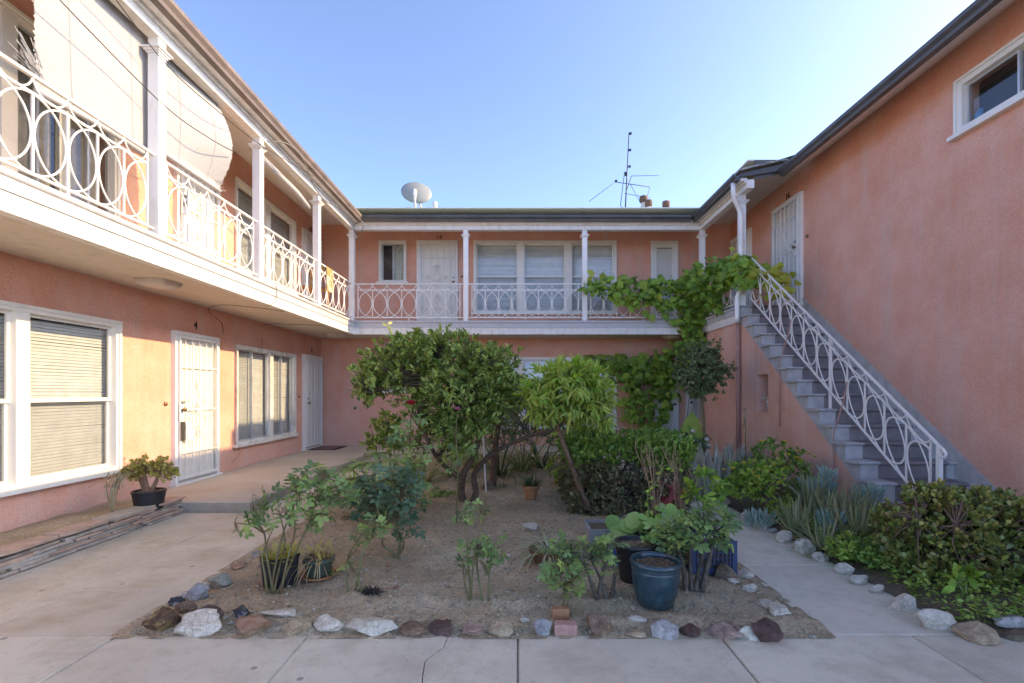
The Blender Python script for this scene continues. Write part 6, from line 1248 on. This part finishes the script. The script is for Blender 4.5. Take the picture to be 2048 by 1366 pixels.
# ------------------------------------------------------------------ roll-up blinds on the left balcony
def rollblind(label, y0, y1, z0, z1, fx, fy, n, sticks_):
    """fx(v, u): offset in x; fy(v, u): y of the slat point; v 0 top .. 1 bottom, u 0..1 along the slat"""
    t = thing('roll_up_blind', label, 'blind', (PX-.1, (y0+y1)/2, z1), 'slatted blinds on the left balcony'); m_ = MB(); K = 12; dz = (z1-z0)/n
    for i in range(n):
        v0 = i/n; v1 = v0+.90/n; e0, e1 = random.uniform(-.008, .008), random.uniform(-.012, .012)
        us = np.linspace(0, 1, K+1); A = []; B = []
        for u in us:
            uu = u+(e0 if u == 0 else (e1 if u == 1 else 0))
            A.append((fx(v0, uu), fy(v0, uu), z1-(z1-z0)*v0)); B.append((fx(v1, uu)-.0015, fy(v1, uu), z1-(z1-z0)*v1))
        m_.strip(A, B)
    m_.obj('slats', M['bamboo'], t, kind='stuff')
    m_ = MB(); m_.tube([(fx(1, u)-.01, fy(1, u), z0-.02) for u in np.linspace(0, 1, 8)], .028, 8); m_.obj('bottom_roll', M['bamboo'], t, True)
    for u in (.22, .72):
        m_ = MB(); m_.tube([(fx(v, u)+.005, fy(v, u), z1-(z1-z0)*v) for v in np.linspace(0, 1, 9)], .0016, 4); m_.obj('cord', M['bamboo'], t, True)
    m_ = MB()
    for (y, z, dy, dzz) in sticks_:
        x = fx(.95, 0 if dy < 0 else 1); m_.tube([(x, y, z), (x+random.uniform(-.05, .05), y+dy, z+dzz)], .0035, 4)
    m_.obj('loose_slats', M['bamboo'], t, kind='stuff')
BXo = PX-.13
rollblind('wide weathered slatted blind with frayed lower corner, nearer the camera', 3.70, 4.98, 3.80, 5.0, lambda v, u: BXo+.02+.05*math.sin(math.pi*u)*v-.06*v*v*(1-u), lambda v, u: 3.70+(4.98-3.70)*u+.10*v*v*(1-u)-.02*v, 150, [(3.78+random.uniform(0, .1), 3.82+random.uniform(0, .16), -random.uniform(.06, .2), random.uniform(.0, .2)) for _ in range(44)])
rollblind('narrower weathered slatted blind billowing out with ragged right edge', 5.02, 5.95, 3.92, 5.0, lambda v, u: BXo+.03+.16*u*math.sin(math.pi*min(1, v*1.05))*.9+.03*v, lambda v, u: 5.02+(5.90-5.02)*u+.10*u*math.sin(math.pi*v*.8), 140, [(5.90+random.uniform(-.05, .03), 3.90+random.uniform(0, .13), random.uniform(.03, .1), random.uniform(-.02, .01)) for _ in range(18)])
# furled blind under the beam
m_ = MB(); m_.tube([(PX-.12, 6.78, 4.84), (PX-.12, 7.5, 4.80), (PX-.12, 8.1, 4.78), (PX-.12, 8.58, 4.70)], [.045, .05, .05, .045], 10)
t = top(m_, 'rolled_blind', M['bamboo'], 'blind rolled up tight under the beam between the two middle posts', 'blind', smooth=True)

# ------------------------------------------------------------------ cables
def cable(label, pts, r_, mat, name='cable'):
    P = [Vector(p) for p in pts]; Q = []
    for i in range(len(P)-1):
        for k in range(6):
            u = k/6; p0, p1, p2, p3 = P[max(i-1, 0)], P[i], P[i+1], P[min(i+2, len(P)-1)]; Q.append(.5*((2*p1)+(p2-p0)*u+(2*p0-5*p1+4*p2-p3)*u*u+(3*p1-p0-3*p2+p3)*u**3))
    Q.append(P[-1]); m_ = MB(); m_.tube(Q, r_, 5); return top(m_, name, M[mat], label, 'cable', smooth=True)
cable('dark cable sagging across the blinds from post to post', [(-3.50, 2.9, 5.0), (-3.50, 4.0, 4.86), (-3.54, 4.85, 4.70), (-3.45, 5.6, 4.64), (-3.52, 6.65, 4.80), (-3.40, 8.0, 5.0)], .005, 'cable')
cable('lower dark cable bellying across the blinds', [(-3.56, 2.9, 4.62), (-3.56, 3.9, 4.42), (-3.54, 4.85, 4.27), (-3.44, 5.4, 4.24), (-3.48, 5.95, 4.36)], .005, 'cable')
cable('white cable looping below the left gutter', [(-3.52, 6.75, 4.92), (-3.36, 7.0, 5.02), (-3.30, 7.4, 4.98), (-3.33, 7.9, 4.75), (-3.33, 8.4, 4.72), (-3.32, 8.8, 4.84)], .009, 'cablewhite')
cable('white cable loop hanging at the inside roof corner', [(-3.36, 10.1, 5.1), (-3.28, 10.2, 4.95), (-3.33, 10.22, 4.80), (-3.45, 10.3, 4.80), (-3.52, 10.38, 4.92)], .009, 'cablewhite')
cable('thin wire running under the left balcony to the window', [(-3.60, 7.4, 2.64), (-3.9, 7.1, 2.655), (-4.3, 6.9, 2.65), (-4.67, 7.25, 2.62), (-4.69, 7.6, 2.5), (-4.69, 7.65, 2.34)], .004, 'cable')
cable('thin wire from balcony edge down to the worn window', [(-3.58, 9.0, 2.64), (-4.2, 8.9, 2.655), (-4.68, 8.82, 2.62), (-4.69, 8.82, 2.3), (-4.69, 8.82, 2.2)], .004, 'cable')
cable('wire wrapped round the balcony edge below the second post', [(-3.50, 6.95, 2.98), (-3.51, 7.0, 2.85), (-3.53, 6.98, 2.72), (-3.57, 6.9, 2.64)], .004, 'cable')
cable('loose wire dangling below the worn window', [(-4.66, 8.02, .52), (-4.65, 8.05, .38), (-4.66, 7.95, .30), (-4.67, 7.86, .24)], .004, 'straw')

# ------------------------------------------------------------------ soffit lamps, doormat, chair, towel, niche pot
def lamp(label, c, a, b_, rnd=False):
    t = thing('soffit_lamp', label, 'lamp', c, 'ceiling lamps under the balcony'); m_ = MB(); n = 32; V = []
    prof = [(1.0, 0), (1.0, -.02), (.9, -.05), (.55, -.078), (0, -.085)]
    for r_, z in prof:
        for k in range(n):
            an = 2*math.pi*k/n; e = .45 if not rnd else 1; cx, sy = math.cos(an), math.sin(an); V.append((c[0]+a*r_*math.copysign(abs(cx)**e, cx), c[1]+b_*r_*math.copysign(abs(sy)**e, sy), c[2]+z))
    m_.add(V, [(i*n+k, i*n+(k+1) % n, (i+1)*n+(k+1) % n, (i+1)*n+k) for i in range(len(prof)-1) for k in range(n)]).obj('cover', M['lens'], t, True)
    m_ = MB(); m_.lathe([(.03, -.001), (.06, -.006), (.03, -.012)], 12, (c[0], c[1], c[2])); m_.obj('base_plate', M['alu'], t)
lamp('square soffit lamp under the left balcony above the near window', (-4.15, 5.55, 2.679), .19, .19); lamp('round soffit lamp at the inside corner of the balconies', (-4.0, 10.55, 2.679), .22, .22, True); lamp('round soffit lamp under the back balcony near the vine', (3.55, 10.98, 2.679), .22, .22, True)
m_ = MB(); m_.box((-4.62, 10.55, .121), (-4.0, 11.30, .133)); o = top(m_, 'doormat', M['mat'], 'dark patterned doormat outside door 5', 'doormat'); m_ = MB(); m_.box((-4.52, 10.66, .134), (-4.10, 11.19, .137)); m_.obj('inner_panel', M['pinkmat'] if 'pinkmat' in M else mk('faded_pink_pile', (.30, .16, .14), (.14, .09, .085), 26, 1, .5, 200, lo=.45, hi=.55), o)
t = thing('chair', 'wooden chair behind the railing near the left corner post', 'chair', (-3.95, 9.35, ZF))
for x in (-4.12, -3.78):
    for y in (9.12, 9.56):
        m_ = MB(); m_.tube([(x, y, ZF), (x, y, ZF+(.92 if y > 9.5 else .45))], .02, 6); m_.obj('leg', M['wood'], t)
m_ = MB(); m_.box((-4.15, 9.10, ZF+.44), (-3.75, 9.58, ZF+.47)); m_.obj('seat', M['wood'], t); m_ = MB(); m_.box((-4.13, 9.545, ZF+.72), (-3.77, 9.57, ZF+.92)); m_.obj('backrest', M['wood'], t)
m_ = MB(); A = []; B = []
for k in range(9):
    y = 9.05+.09*k*.42; d = .012*math.sin(k*1.7); A.append((PX+.03+d, y, 3.32+.02*math.sin(k))); B.append((PX+.02+d*.4, y, 3.775))
m_.strip(A, B); m_.strip([(PX-.03, q[1], 3.60) for q in B], [(PX-.012, q[1], 3.782) for q in B]); m_.strip(B, [(PX-.012, q[1], 3.782) for q in B]); top(m_, 'towel', M['towel'], 'orange and white towel hung over the left balcony railing', 'towel', smooth=True)
c = Vector((4.08, 7.76, 1.07)); t = thing('niche_pot', 'small white pot with a withered plant in the wall niche', 'pot', c); m_ = MB(); m_.lathe([(0, 0), (.035, 0), (.052, .17), (.056, .172), (.056, .19), (.046, .19), (.044, .17), (0, .165)], 20, c); m_.obj('body', M['white'], t, True)
k = 22; leaves(t, T_OV, M['l_dead'], [c+Vector((-.02+random.gauss(0, .03), .03+random.gauss(0, .05), .2+random.uniform(0, .1))) for _ in range(k)], rdir(k), rdir(k), .06, 60)
t = thing('watering_can', 'small dark green watering can half under the hedge', 'watering can', base(1145, 5.35)); c = base(1145, 5.35); m_ = MB(); m_.lathe([(0, 0), (.06, 0), (.065, .05), (.055, .10), (.04, .11)], 18, c); m_.obj('body', M['greenpot'], t, True); m_ = MB(); m_.tube([c+Vector((-.05, 0, .04)), c+Vector((-.12, -.01, .12))], [.014, .009], 8); m_.obj('spout', M['greenpot'], t, True)
